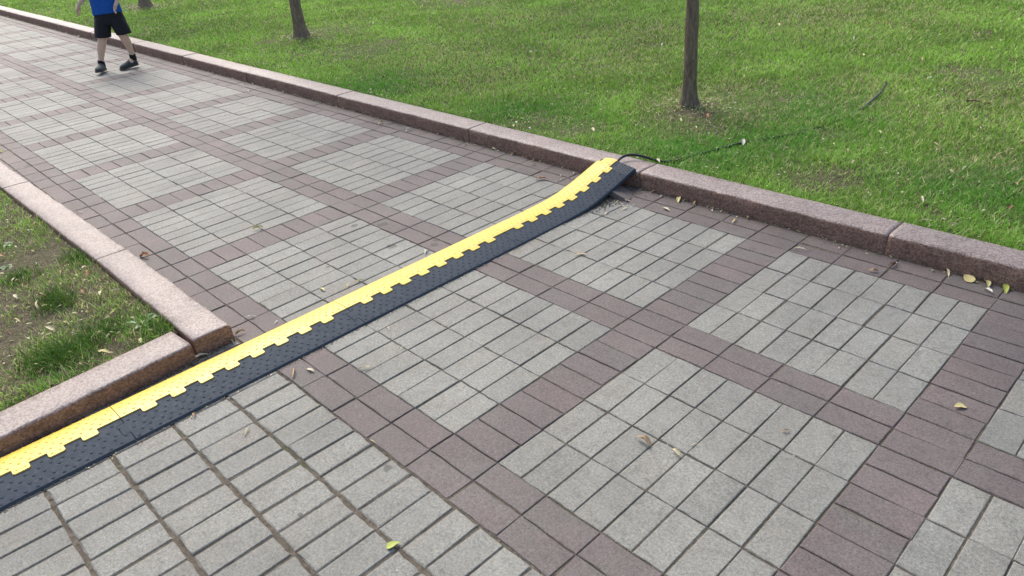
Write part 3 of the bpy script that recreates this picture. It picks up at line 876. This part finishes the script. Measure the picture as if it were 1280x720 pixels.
def leaf(x, y, px, kind, col, lab, group=None, ang=None, z=.003, lawn=None):
    q = ppx(x, y, z)
    if lawn: zz = float(lawn_h(q[0], q[1], lawn == 'L')) + (.016 if lawn == 'L' else .022); q = ppx(x, y, zz); z = zz
    dist = float((q - CAM) @ CR[2]); L = px * dist / 917.43
    o = bpy.data.objects.new('fallen_leaf', LM[kind, rl.randrange(4), col]); link(o)
    L *= 1.28
    if not lawn:
        q = [q[0], min(q[1], kf(q[0]) - .012 - .22 * L), z]
        if q[0] < -1.31 and q[1] < .3: q[1] = max(q[1], kl(q[0]) + .012 + .2 * L)
    o.location = (q[0], q[1], z); o.scale = (L, L, L)
    # ang = direction in the photograph (degrees, counter-clockwise from right), turned into a heading on the ground
    if ang is None: ang = rl.uniform(0, 180)
    p2 = ppx(x + 6 * math.cos(R_(ang)), y - 6 * math.sin(R_(ang)), z)
    o.rotation_euler = (rl.uniform(-.25, .25), rl.uniform(-.2, .2), math.atan2(p2[1] - q[1], p2[0] - q[0]) + (math.pi if rl.random() < .5 else 0))
    return tag(o, lab, 'leaf', group)
GUT = 'dry leaves along the foot of the far kerb'
gl = 'small dry pale leaf caught in the gutter along the foot of the long kerb'
named = [
 (322, 286, 11, 'crumpled', 'yellow', 'pale yellow crumpled leaf lying alone on grey pavers left of the cable protector', 10),
 (366, 467, 19, 'willow', 'tan', 'tan curled narrow leaf standing on the mauve pavers below the protector', 80),
 (388, 463, 11, 'oval', 'cream', 'short cream leaf just right of the curled tan leaf below the protector', 160),
 (456, 461, 17, 'willow', 'cream', 'long thin cream leaf on the edge between mauve and grey pavers', 8),
 (308, 541, 13, 'willow', 'cream', 'thin cream sliver of leaf in the near left grey field', 60),
 (243, 519, 8, 'crumpled', 'tan', 'small tan leaf touching the near black edge of the protector at lower left', 70),
 (485, 411, 9, 'willow', 'cream', 'small curled cream leaf near the top of the central grey square', 120),
 (500, 436, 9, 'willow', 'cream', 'small cream leaf a paver below the curled one in the central grey square', 30),
 (726, 318, 11, 'oval', 'cream', 'cream oval leaf on the grey square right of the protector', 0),
 (805, 553, 20, 'crumpled', 'tan', 'dry brownish leaf scrap in the middle of the large right grey square', 150),
 (846, 566, 13, 'crumpled', 'cream', 'broken pale leaf scrap right of the brownish one on the large grey square', 140),
 (868, 556, 9, 'willow', 'cream', 'tiny pale leaf scrap above the broken one on the large grey square', 10),
 (492, 681, 14, 'heart', 'lime', 'lime green round leaf at the bottom of the near grey field', 20),
 (466, 552, 8, 'willow', 'yellow', 'small yellowish leaf in the joint beside the lower mauve band', 150),
 (1199, 508, 13, 'heart', 'yellow', 'yellow tan leaf on the right mauve band', 10),
 (982, 539, 8, 'crumpled', 'tan', 'flattened tan scrap on the joint of the large right grey square', 10),
 (313, 397, 13, 'willow', 'white', 'bleached curved leaf on the mauve pavers beside the kerb corner', 5),
 (345, 403, 8, 'willow', 'white', 'bleached small leaf against the yellow lid near the kerb corner', 50),
 (300, 417, 11, 'crumpled', 'tan', 'tan crumpled leaf at the foot of the kerb corner', 20),
 (289, 427, 10, 'crumpled', 'cream', 'cream crumpled leaf between kerb corner and yellow lid', 150),
 (251, 446, 16, 'oval', 'cream', 'long cream leaf at the crack in the corner of the low kerb', 20),
 (181, 321, 14, 'crumpled', 'orange', 'reddish brown leaf beside the joint of the low left kerb', 170),
 (99, 266, 8, 'willow', 'white', 'bleached leaf at the inner foot of the low left kerb', 5),
 (450, 352, 13, 'willow', 'yellow', 'thin yellow leaf lying along the far edge of the yellow lid', 15),
 (435, 358, 7, 'crumpled', 'yellow', 'tiny yellow leaf left of the thin one along the yellow lid', 70),
 (403, 362, 10, 'oval', 'yellow', 'yellow leaf on the grey square behind the protector', 140),
 (532, 315, 9, 'crumpled', 'white', 'whitish scrap against the far edge of the protector mid way', 70),
 (652, 301, 9, 'willow', 'tan', 'curled tan leaf hanging on the near black edge of the protector', 70),
 (762, 242, 10, 'oval', 'tan', 'tan leaf tucked under the raised end of the protector', 60),
 (677, 224, 13, 'oval', 'orange', 'orange tan leaf on mauve pavers left of the raised protector', 0),
 (855.7, 246, 13, 'oval', 'yellow', 'bright yellow leaf at the kerb foot, first big one right of the protector', 160),
 (833, 262, 10, 'oval', 'cream', 'cream leaf on the mauve row below the bright yellow leaf', 155),
 (918, 276, 11, 'willow', 'yellow', 'pale yellow leaf on the mauve row by the far kerb', 40),
 (999, 312, 13, 'willow', 'cream', 'cream narrow leaf on the mauve row above the right grey square', 170),
 (1212, 345, 16, 'heart', 'yellow', 'pale yellow heart shaped leaf at the kerb foot on the right', 170),
 (1237, 350, 19, 'oval', 'yellow', 'long yellow leaf just right of the heart shaped leaf', 170),
 (1262, 355, 18, 'oval', 'lime', 'greenish yellow leaf leaning on the kerb at the right edge', 150),
 (1188, 337, 16, 'willow', 'cream', 'narrow cream leaf touching the kerb left of the heart shaped leaf', 165),
 (1235, 364, 10, 'crumpled', 'white', 'small whitish leaf below the long yellow leaf', 150),
 (1116, 332, 11, 'crumpled', 'brown', 'brown curled leaf by the kerb joint on the right', 20),
 (1120, 329, 6, 'willow', 'white', 'tiny white leaf scrap above the brown curled leaf', 70),
 (1049, 310, 6, 'willow', 'white', 'tiny white leaf scrap on the mauve row by the right kerb', 60),
 (1092, 339, 10, 'crumpled', 'tan', 'faint tan leaf pressed on the mauve row by the right kerb', 0),
 (780, 261, 8, 'oval', 'cream', 'small cream leaf on the grey square close to the raised end', 20),
 (758, 267, 6, 'oval', 'cream', 'tiny cream leaf a paver left of the small cream leaf by the raised end', 30),
 (511, 163, 8, 'crumpled', 'white', 'whitish leaf on the mauve row by the far kerb, above the far grey squares', 20),
 (476, 154, 7, 'crumpled', 'yellow', 'yellow leaf on the mauve row left of the whitish one by the far kerb', 20),
 (1, 190, 8, 'crumpled', 'lime', 'lime leaf on pavers at the left edge of the picture', 150),
]
for (x, y, s_, k, c, lab, a) in named: leaf(x, y, s_, k, c, lab, ang=a)
for (x, y, s_, c) in [(819.6, 238.6, 9, 'tan'), (827, 245.6, 5, 'white'), (870, 252.5, 8, 'tan'), (886, 258, 5, 'cream'), (898, 257, 8, 'tan'), (890, 263.6, 5, 'white'), (937, 270, 7, 'tan'),
        (580, 175, 6, 'tan'), (581, 182, 8, 'tan'), (603, 183.5, 5, 'cream'), (619, 185.6, 6, 'cream'), (647, 191, 7, 'tan'), (659, 196.7, 6, 'tan'), (670, 199, 6, 'tan'), (675, 202, 6, 'tan'),
        (667.6, 205.7, 6, 'cream'), (704, 209, 5, 'cream'), (701, 219.6, 3, 'white'), (717, 217, 5, 'white'), (714, 224, 5, 'white'), (701, 224.5, 3, 'white'), (432.6, 134.5, 5, 'tan'), (466, 144.6, 5, 'tan'),
        (525.7, 161.5, 5, 'cream'), (551, 167, 7, 'tan'), (499, 172.6, 4, 'white'), (539, 181.7, 4, 'cream'), (448, 139, 4, 'tan'), (239.6, 80.5, 4, 'cream'), (244, 86, 5, 'cream'), (268.7, 90.5, 4, 'cream'), (280, 93, 3, 'white'),
        (295, 97, 4, 'cream'), (299, 98, 3, 'cream'), (307, 105, 4, 'cream'), (318.7, 104.4, 6, 'cream'), (332, 108.6, 6, 'cream'), (346.5, 112, 4, 'cream'), (311, 114, 5, 'white'), (354, 115, 4, 'white'),
        (17, 20.5, 3, 'cream'), (36, 25.5, 3, 'cream'), (76, 36.5, 3, 'cream'), (87, 40.5, 3, 'white'), (104, 45, 5, 'white'), (115, 49, 3, 'white'), (138, 54.5, 3, 'white'), (153, 59, 3, 'white'), (372, 120, 4, 'tan'), (392, 125, 4, 'cream'), (415, 131, 4, 'tan')]:
    kd_ = rl.choice(('willow', 'crumpled', 'willow')); leaf(x, y, s_, kd_, c, 'small %s %s leaf %s' % (CW[c], KW[kd_], where('gutter', x, y)), GUT)
nl = [
 (929, 178, 12, 'oval', 'white', 'bright cream leaf lying on the black cable in the lawn'), (740, 162.5, 11, 'oval', 'cream', 'cream leaf in the grass above the raised protector end'),
 (646, 153, 8, 'oval', 'white', 'whitish leaf in the grass near the far kerb, upper centre'), (823, 201, 8, 'oval', 'cream', 'cream leaf standing behind the kerb where the cable enters the grass'),
 (1206, 211, 13, 'willow', 'cream', 'long cream leaf in the lawn at the right, next to a pale green one'), (1188, 195, 9, 'willow', 'yellow', 'yellow narrow leaf in the lawn just above the long cream one'),
 (1170, 181, 10, 'willow', 'tan', 'tan leaf in the right of the lawn, uppermost of three in a row'), (1153, 249, 13, 'willow', 'cream', 'upright cream tan leaf in the grass above the right kerb'),
 (1060, 189, 12, 'willow', 'tan', 'flat tan leaf in the lawn right of the cable'), (1089, 200, 10, 'willow', 'brown', 'brownish leaf right of the flat tan one in the lawn'),
 (1122, 217, 9, 'willow', 'cream', 'pale leaf between the brownish leaf and the right kerb'), (1164, 98, 9, 'oval', 'white', 'white leaf high in the right part of the lawn'),
 (1263, 259, 9, 'oval', 'orange', 'orange leaf in the grass near the right edge above the kerb'), (1270, 230, 9, 'oval', 'tan', 'tan leaf at the right edge of the lawn'),
 (884, 146, 10, 'crumpled', 'orange', 'orange brown leaf at the foot of the tallest seen tree trunk'), (851, 150, 7, 'oval', 'cream', 'cream leaf just left of the middle tree base'),
 (467, 29, 7, 'willow', 'white', 'white leaf in the lawn right of the left middle tree'), (414, 85, 8, 'crumpled', 'yellow', 'yellow leaf in the grass below the left middle tree'),
 (633, 133, 9, 'willow', 'cream', 'cream leaf in bright grass above the kerb, left of centre'), (781, 142, 8, 'oval', 'tan', 'tan leaf in the grass left of the middle tree'),
]
for (x, y, s_, k, c, lab) in nl: leaf(x, y, s_, k, c, lab, lawn='R')
glw = 'small pale fallen leaf lying loose in the wide lawn'
for (x, y, s_, c) in [(823, 144, 7, 'cream'), (870, 159, 6, 'cream'), (827, 56, 6, 'white'), (734, 37, 5, 'yellow'), (796, 22, 5, 'yellow'), (717, 97, 8, 'tan'), (1111, 44, 9, 'yellow'), (1078, 70, 7, 'yellow'), (1152, 75, 10, 'tan'),
        (1177, 112, 5, 'white'), (1167, 112, 5, 'white'), (1205, 97, 7, 'tan'), (1067, 48, 6, 'white'), (974, 31, 7, 'yellow'), (1188, 215, 7, 'cream'), (1067, 203, 9, 'cream'), (1156, 276, 12, 'cream'), (1250, 194, 8, 'tan'),
        (517, 73, 5, 'yellow'), (536, 71, 5, 'yellow'), (548, 76, 5, 'white'), (508, 46, 5, 'yellow'), (464, 112, 6, 'white'), (531, 3, 5, 'white'), (599, 119, 6, 'yellow'), (617, 7, 5, 'white'), (642, 158, 7, 'cream'), (662, 160, 5, 'white'),
        (1042, 180, 5, 'yellow'), (1255, 128, 7, 'tan'), (1100, 165, 6, 'cream'), (890, 60, 6, 'cream'), (930, 95, 5, 'yellow'), (1010, 100, 6, 'tan'), (1040, 142, 6, 'cream'), (700, 130, 5, 'yellow'), (760, 115, 6, 'cream'), (663, 65, 5, 'cream'),
        (690, 20, 5, 'white'), (1240, 60, 6, 'cream'), (1198, 30, 6, 'cream'), (960, 190, 6, 'cream'), (985, 215, 6, 'tan'), (905, 205, 6, 'cream'), (1225, 160, 6, 'white'), (440, 62, 5, 'cream'), (385, 90, 4, 'yellow'), (300, 50, 4, 'cream'), (215, 48, 3, 'cream'),
        (250, 30, 3, 'cream'), (330, 80, 4, 'cream'), (60, 12, 3, 'white'), (20, 4, 3, 'white')]:
    kd_ = rl.choice(('willow', 'oval', 'crumpled')); leaf(x, y, s_, kd_, c, 'small %s %s leaf %s' % (CW[c], KW[kd_], where('R', x, y)), 'leaves scattered in the wide lawn', lawn='R')
gll = 'dry fallen leaf on the patchy grass of the small left lawn'
for (x, y, s_, c, k) in [(75, 341, 12, 'tan', 'willow'), (109, 342, 12, 'orange', 'crumpled'), (17.5, 349.5, 9, 'cream', 'oval'), (20, 371, 10, 'cream', 'oval'), (55, 369, 14, 'tan', 'willow'), (103, 365, 14, 'orange', 'willow'), (114, 369, 11, 'tan', 'willow'),
        (126.5, 366, 10, 'cream', 'oval'), (144, 364, 12, 'cream', 'willow'), (144, 389, 16, 'lime', 'willow'), (48, 382, 16, 'cream', 'willow'), (3, 320, 9, 'orange', 'oval'), (15, 334, 8, 'cream', 'crumpled'), (133, 355, 7, 'cream', 'willow'),
        (63, 411, 13, 'cream', 'oval'), (21, 401, 12, 'yellow', 'willow'), (92, 417, 8, 'cream', 'willow'), (84.6, 430.6, 7, 'white', 'oval'), (130, 440, 15, 'yellow', 'oval'), (102, 455, 9, 'tan', 'oval'), (54, 462, 13, 'tan', 'willow'), (176, 426, 10, 'cream', 'oval'),
        (12, 417, 9, 'brown', 'crumpled'), (42, 447, 10, 'tan', 'willow'), (10, 288, 7, 'orange', 'crumpled'), (28, 278, 9, 'cream', 'willow'), (85, 330, 8, 'brown', 'crumpled'), (150, 420, 8, 'brown', 'willow')]:
    leaf(x, y, s_, k, c, '%s %s leaf %s' % (CW[c], KW[k], where('L', x, y)), 'leaves on the small left lawn', lawn='L')
def stick(pts, r, lab):
    q = [ppx(x, y, z) for x, y, z in pts]
    q = [(a[0], a[1], float(lawn_h(a[0], a[1])) + .03) for a in q]
    tag(tube('fallen_twig', q, r, M_bark), lab, 'twig')
stick([(1208, 131, .08), (1216, 129, .08), (1224, 131, .08)], .006, 'short dark twig high in the right of the lawn')
#stick([(1178, 62, .08), (1192, 57, .08), (1205, 58, .08), (1222, 52, .08)], .008, 'dark brown stick in the grass near the top right')

# ------------------------------------------------------------------ trees
M_leafy = plain('tree_foliage', (.06, .11, .025), .55, .3, 8, .1)
def tree(x, y, r, lean, seed, H, lab):
    rr = random.Random(seed); z0 = float(lawn_h(x, y)) - .03
    e = empty('young_tree', (x, y, z0)); tag(e, lab, 'tree', 'young trees planted in the lawn')
    V, F = [], []; m = 20
    zs = [0, .02, .05, .09, .14, .2, .3, .45, .6, .8, 1.0, 1.25, 1.5, 1.8, 2.2, 2.6, 3.2, 3.8, 4.4, H]
    for k, z in enumerate(zs):
        t = z / H; rad = r * (1 + .55 * math.exp(-z / .05) + .35 * math.exp(-z / .16)) * (1 - .75 * t)
        cx_, cy_ = lean[0] * z + .01 * math.sin(z * 2 + seed), lean[1] * z + .01 * math.cos(z * 1.7 + seed)
        for j in range(m):
            a = 2 * math.pi * j / m
            q = rad * (1 + .10 * math.sin(3 * a + seed + z) + .06 * math.sin(7 * a + z * 9) + rr.uniform(-.05, .05)) * (1 + .25 * max(0, math.sin(4 * a + seed)) * math.exp(-z / .08))
            V.append((cx_ + q * math.cos(a), cy_ + q * math.sin(a), z))
    for k in range(len(zs) - 1):
        for j in range(m):
            a, b = k * m + j, k * m + (j + 1) % m; F.append((a, b, b + m, a + m))
    mesh('trunk', V, F, M_bark, e, smooth=True)
    LV, LF = [], []
    for q in range(9):
        z = 2.3 + q * .26; a = q * 2.4 + seed; L = rr.uniform(.9, 1.5) * (1 - .06 * q)
        p0 = Vector((lean[0] * z, lean[1] * z, z)); V, F = [], []
        for k in range(6):
            t = k / 5; c = p0 + Vector((math.cos(a) * L * t, math.sin(a) * L * t, L * (.75 * t + .2 * t * t))); rd = r * .38 * (1 - .8 * t)
            for j in range(6):
                b = 2 * math.pi * j / 6; V.append(tuple(c + Vector((-math.sin(a) * math.cos(b), math.cos(a) * math.cos(b), math.sin(b))) * rd))
            for _ in range(70 if k else 0):
                o = c + Vector((rr.gauss(0, .26), rr.gauss(0, .26), rr.gauss(0, .22)))
                d1 = Vector((rr.gauss(0, 1), rr.gauss(0, 1), rr.gauss(0, .6))).normalized(); d2 = d1.orthogonal().normalized()
                b = len(LV); s = rr.uniform(.03, .06)
                LV += [tuple(o - d1 * s), tuple(o + d2 * s * .45), tuple(o + d1 * s), tuple(o - d2 * s * .45)]; LF.append((b, b + 1, b + 2, b + 3))
        for k in range(5):
            for j in range(6):
                b, c2 = k * 6 + j, k * 6 + (j + 1) % 6; F.append((b, c2, c2 + 6, b + 6))
        mesh('limb', V, F, M_bark, e, smooth=True)
    mesh('crown', LV, LF, M_leafy, e)
tree(-1.48, 3.22, .042, (.0, .01), 1, 5.2, 'slender young tree in the middle of the view, nearest to the path')
tree(-6.69, 3.30, .060, (-.02, .02), 2, 5.6, 'dark trunked tree left of centre with bare soil at its base')
tree(-11.9, 3.50, .068, (-.03, .02), 3, 5.8, 'leaning tree behind the walking child near the top left')
tree(-7.05, 6.55, .060, (0, .02), 4, 5.6, 'tree whose base ringed with brown soil just touches the top edge of the picture')

# ------------------------------------------------------------------ person
M_skin = plain('skin', (.74, .50, .38), .55, .08, 40, .1)
M_shirt = NT('blue_cotton'); _n = M_shirt.noise(30, 5, .6); M_shirt = M_shirt.fin(M_shirt.mix(M_shirt.ramp(_n, [(.3, 0), (.7, 1)]), (.014, .085, .37), (.022, .12, .47)), .85, M_shirt.bump(_n, .5, .01), .2)
M_short = plain('black_shorts_cloth', (.010, .010, .013), .85, .2, 30, .5, .008)
M_shoe = plain('dark_teal_shoe', (.040, .058, .062), .75, .25, 90, .4, .002)
M_sole = plain('shoe_sole', (.075, .055, .045), .7, .2, 80, .3)
M_sock = plain('black_sock', (.008, .008, .010), .9, .2, 200, .3)
M_hair = plain('brown_hair', (.06, .035, .02), .6, .3, 90, .8, .004)
M_dark = plain('eye_dark', (.015, .012, .012), .3, .1, 50, 0)
T_ = Vector((.73602736, -.67695179, 0)); RR = Vector((.67695179, .73602736, 0)); B_ = Vector((-7.52, 1.48, 0))
per = empty('person', B_); tag(per, 'child in blue t-shirt, black shorts and dark trainers walking towards us along the path', 'person')
def LP(r, t, z): return RR * (r / 100) + T_ * (t / 100) + Vector((0, 0, z / 100))
def skin(name, pts, edges, rad, mat, parent, sub=2, root=0):
    me = bpy.data.meshes.new(name); me.from_pydata([tuple(LP(*p)) for p in pts], edges, []); me.materials.append(mat)
    o = bpy.data.objects.new(name, me); link(o, parent)
    md = o.modifiers.new('skin', 'SKIN'); md.use_smooth_shade = True
    sv = me.skin_vertices[0].data
    for i, r in enumerate(rad):
        r = r if isinstance(r, tuple) else (r, r)
        sv[i].radius = (r[0] / 100, r[1] / 100); sv[i].use_root = (i == root)
    s = o.modifiers.new('sub', 'SUBSURF'); s.levels = sub; s.render_levels = sub
    return o
P, E, RD = [], [], []
def add(p, r, par=None):
    P.append(p); RD.append(r)
    if par is not None: E.append((par, len(P) - 1))
    return len(P) - 1
pel = add((10, -1, 62), (8.5, 7)); ch = add((10, 0, 76), (8, 6.5), pel); up = add((10, 0, 88), (9, 6.5), ch); nk = add((10, .5, 97), (3.4, 3.4), up)
jaw = add((10, 2.5, 103), (5.2, 5.6), nk); hd = add((10, 2, 110), (7.2, 8), jaw); tp_ = add((10, 1.5, 116), (5.5, 6.5), hd)
def limb(chain, par):
    for p, r in chain: par = add(p, r, par)
    return par
limb([((5.5, 0, 57), 6.5), ((1.5, 8, 35), 4.7), ((-3.5, 8.5, 25), 4.6), ((-7.5, 8, 14), 2.9), ((-8.6, 8, 8), 2.7), ((-7.8, 13, 4.5), 2.3)], pel)
limb([((15, 0, 57), 6.5), ((21.5, 6, 35.5), 4.7), ((21.8, 1, 27), 4.4), ((20.8, -3, 16.5), 2.9), ((20.4, -4, 9.5), 2.7), ((17.5, 1, 5.8), 2.2)], pel)
def arm(side, sh, el, wr, hand_dir, cur, par):
    a = add(sh, 3.6, par); m_ = add(tuple((x + y) / 2 for x, y in zip(sh, el)), 3.2, a); b = add(el, 2.7, m_); c = add(tuple((x * .6 + y * .4) for x, y in zip(el, wr)), 2.6, b); d = add(wr, 1.8, c)
    w = Vector(wr); hd_ = Vector(hand_dir).normalized(); sd_ = Vector(cur).normalized()     # sd_: across the palm
    pn = hd_.cross(sd_).normalized()
    palm = add(tuple(w + hd_ * 3.2), (2.5, 1.3), d)
    for f, (o_, L) in enumerate(((-1.8, 4.2), (-.6, 5.0), (.6, 4.7), (1.7, 3.7))):
        k0 = w + hd_ * 5.2 + sd_ * o_; k1 = k0 + hd_ * L * .42 + pn * .5; k2 = k1 + hd_ * L * .33 + pn * 1.3; k3_ = k2 + hd_ * L * .15 + pn * 1.5
        q = add(tuple(k0), .75, palm); q = add(tuple(k1), .68, q); q = add(tuple(k2), .6, q); add(tuple(k3_), .5, q)
    th0 = w + hd_ * 2.0 - sd_ * 2.4; th1 = th0 + hd_ * 2.0 - sd_ * 1.5 + pn * .6; th2 = th1 + hd_ * 1.9 - sd_ * .3 + pn * .6
    q = add(tuple(th0), .9, palm); q = add(tuple(th1), .78, q); add(tuple(th2), .6, q)
arm(-1, (-1.5, 0, 90), (-8, -4, 76), (-16.5, 1, 66.5), (-.5, .1, -.9), (0, 1, .1), up)
arm(1, (21.5, 0, 90), (29, -1, 77), (26.5, 9, 67), (-.45, .45, -.8), (.3, .9, .2), up)
skin('body', P, E, RD, M_skin, per, 2, 0)
# garments as lofted tubes
def loft(name, rings, mat, parent, m=20, thick=.4, cap=False, wob=.0, seed=0, closed_top=False):
    V, F = [], []; r_ = random.Random(seed)
    for k, (c, ax, ay, ext) in enumerate(rings):     # centre, radius right, radius toward, normal tilt vector
        for j in range(m):
            a = 2 * math.pi * j / m
            w = 1 + wob * math.sin(5 * a + k * .8 + seed) + wob * .6 * math.sin(9 * a - k)
            off_ = (ax * math.cos(a) * w, ay * math.sin(a) * w, ext[0] * math.cos(a) + ext[1] * math.sin(a))
            V.append(tuple(LP(c[0] + off_[0], c[1] + off_[1], c[2] + off_[2])))
    n = len(rings)
    for k in range(n - 1):
        for j in range(m):
            a, b = k * m + j, k * m + (j + 1) % m; F.append((a, b, b + m, a + m))
    if cap: F.append(tuple(range(m))[::-1]); F.append(tuple((n - 1) * m + j for j in range(m)))
    o = mesh(name, V, F, mat, parent, smooth=True)
    if not cap:
        s = o.modifiers.new('thick', 'SOLIDIFY'); s.thickness = thick / 100; s.offset = 0
    s = o.modifiers.new('sub', 'SUBSURF'); s.levels = 1; s.render_levels = 1
    return o
Z0 = (0, 0)
loft('t_shirt', [((10, -.5, 56.5), 15.3, 10, (1, .6)), ((10, -.5, 62), 14.6, 9.6, Z0), ((10, 0, 70), 14, 9.2, Z0), ((10, 0, 80), 14, 9, Z0), ((10, 0, 88), 13.8, 8.6, Z0), ((10, 0, 92.5), 11, 7, Z0), ((10, .3, 95), 5.5, 5, Z0), ((10, .5, 96), 4.6, 4.6, Z0)], M_shirt, per, wob=.025, seed=2)
for nm, sh, el in (('a', (-1.5, 0, 90), (-7.6, -4, 77)), ('b', (21.5, 0, 90), (28.6, -1, 78))):
    s_, e_ = Vector(sh), Vector(el)
    ce = [s_.lerp(e_, t) for t in (-.25, .1, .45, .85)]
    loft('sleeve', [(tuple(c), rr_, rr_, (0, 0)) for c, rr_ in zip(ce, (4.6, 5.4, 5.6, 5.8))], M_shirt, per, m=14, seed=4, wob=.03)
sh = empty('shorts') if False else None
loft('shorts', [((10.2, -1, 63), 12, 8.5, Z0), ((10.2, -.8, 58), 13.6, 9.4, Z0), ((10.2, -.3, 52), 15.6, 10, Z0), ((10.4, .5, 48.5), 16.4, 10, Z0), ((10.6, 1, 46.5), 15.4, 8.6, Z0), ((10.8, 1, 45.6), 9, 4, Z0)], M_short, per, wob=.015, seed=1)
loft('shorts_leg', [((4.6, 0, 54), 8.2, 8.6, Z0), ((3.2, 3, 47), 8.4, 8.6, Z0), ((2.6, 6, 41), 8.0, 8, Z0), ((2.0, 8, 35.2), 7.8, 7.6, (-.8, 0))], M_short, per, wob=.035, seed=5)
loft('shorts_leg', [((16, 0, 54), 8.4, 8.6, Z0), ((19.2, 2, 47), 8.2, 8.4, Z0), ((21.8, 4, 41.5), 7.8, 7.8, Z0), ((23.2, 5.5, 36.2), 7.2, 7.2, (.5, 0))], M_short, per, wob=.035, seed=6)
def foot(ank, toe, heel, tiltz, nm):
    a, t_, h = Vector(ank), Vector(toe), Vector(heel)
    d = (t_ - h); L = d.length; d.normalize(); sd_ = d.cross(Vector((0, 0, 1))).normalized(); upv = sd_.cross(d).normalized()
    if upv.z < 0: upv = -upv
    prof_ = [(-.04, 1.6, 3.0), (0, 2.6, 5.2), (.12, 3.2, 7.0), (.28, 3.4, 7.4), (.42, 3.5, 6.6), (.58, 3.9, 5.3), (.74, 4.1, 4.5), (.88, 3.7, 3.8), (.97, 2.6, 2.8), (1.02, 1.2, 1.6)]
    V, F = [], []; m = 12
    for (t, w, hh) in prof_:
        for j in range(m):
            q = 2 * math.pi * j / m; cw = math.cos(q); sw = math.sin(q)
            up_ = hh * (.5 + .5 * sw) if sw > -.3 else hh * .02 + 0
            V.append(tuple(LP(*(h + d * (L * t) + sd_ * (w * cw * (1 - .25 * max(0, sw))) + upv * (up_ + 1.2)))))
    for k in range(len(prof_) - 1):
        for j in range(m):
            x_, y_ = k * m + j, k * m + (j + 1) % m; F.append((x_, y_, y_ + m, x_ + m))
    F.append(tuple(range(m))[::-1]); F.append(tuple((len(prof_) - 1) * m + j for j in range(m)))
    so2 = mesh('shoe', V, F, M_shoe, per, smooth=True); s = so2.modifiers.new('sub', 'SUBSURF'); s.levels = 1; s.render_levels = 1
    V, F = [], []; out = [(-.05, .9), (-.02, 2.3), (.1, 3.3), (.3, 3.4), (.5, 3.6), (.7, 4.3), (.85, 4.1), (.97, 3.0), (1.05, 1.2)]
    loop = [(t, w) for t, w in out] + [(t, -w) for t, w in out[::-1]]
    for hh in (0, 1.7):
        for t, w in loop: V.append(tuple(LP(*(h + d * (L * t) + sd_ * w + upv * hh))))
    n_ = len(loop)
    for k in range(n_): F.append((k, (k + 1) % n_, n_ + (k + 1) % n_, n_ + k))
    F.append(tuple(range(n_))[::-1]); F.append(tuple(range(n_, 2 * n_)))
    mesh('sole', V, F, M_sole, so2)
    loft('sock', [(tuple(a + Vector((0, 0, -4))), 3.4, 3.6, Z0), (tuple(a), 3.2, 3.4, Z0), (tuple(a + Vector((0, 0, 3.0))), 3.2, 3.3, Z0)], M_sock, per, m=12)
foot((-8.7, 8, 9.5), (-6.6, 25, 3.0), (-9.5, 4.5, 1.5), 0, 'a')
foot((20.4, -4, 11.5), (9.5, 8, .6), (21.5, -7, 2.2), 0, 'b')
# head details
def ell(name, c, r, mat, m=14):
    V, F = [], []
    for i in range(1, m // 2 + 4):
        th = math.pi * i / (m // 2 + 4)
        for j in range(m):
            a = 2 * math.pi * j / m; V.append(tuple(LP(c[0] + r[0] * math.sin(th) * math.cos(a), c[1] + r[1] * math.sin(th) * math.sin(a), c[2] + r[2] * math.cos(th))))
    n_ = m // 2 + 3
    for i in range(n_ - 1):
        for j in range(m):
            a, b = i * m + j, i * m + (j + 1) % m; F.append((a, a + m, b + m, b))
    F.append(tuple(range(m))); F.append(tuple((n_ - 1) * m + j for j in range(m))[::-1])
    return mesh(name, V, F, mat, per, smooth=True)
ell('hair', (10, .2, 113.2), (8.2, 9.2, 7.6), M_hair)
for s_ in (-1, 1):
    ell('eye', (10 + s_ * 3, 9.0, 109.5), (.9, .7, .6), M_dark, 8); ell('ear', (10 + s_ * 7.6, 1, 108.5), (.8, 1.6, 2.4), M_skin, 8)
ell('nose', (10, 10.0, 107.2), (.9, 1.1, 1.3), M_skin, 8)
ell('mouth', (10, 8.8, 103.8), (2, .5, .5), plain('lips', (.42, .16, .13), .5), 8)
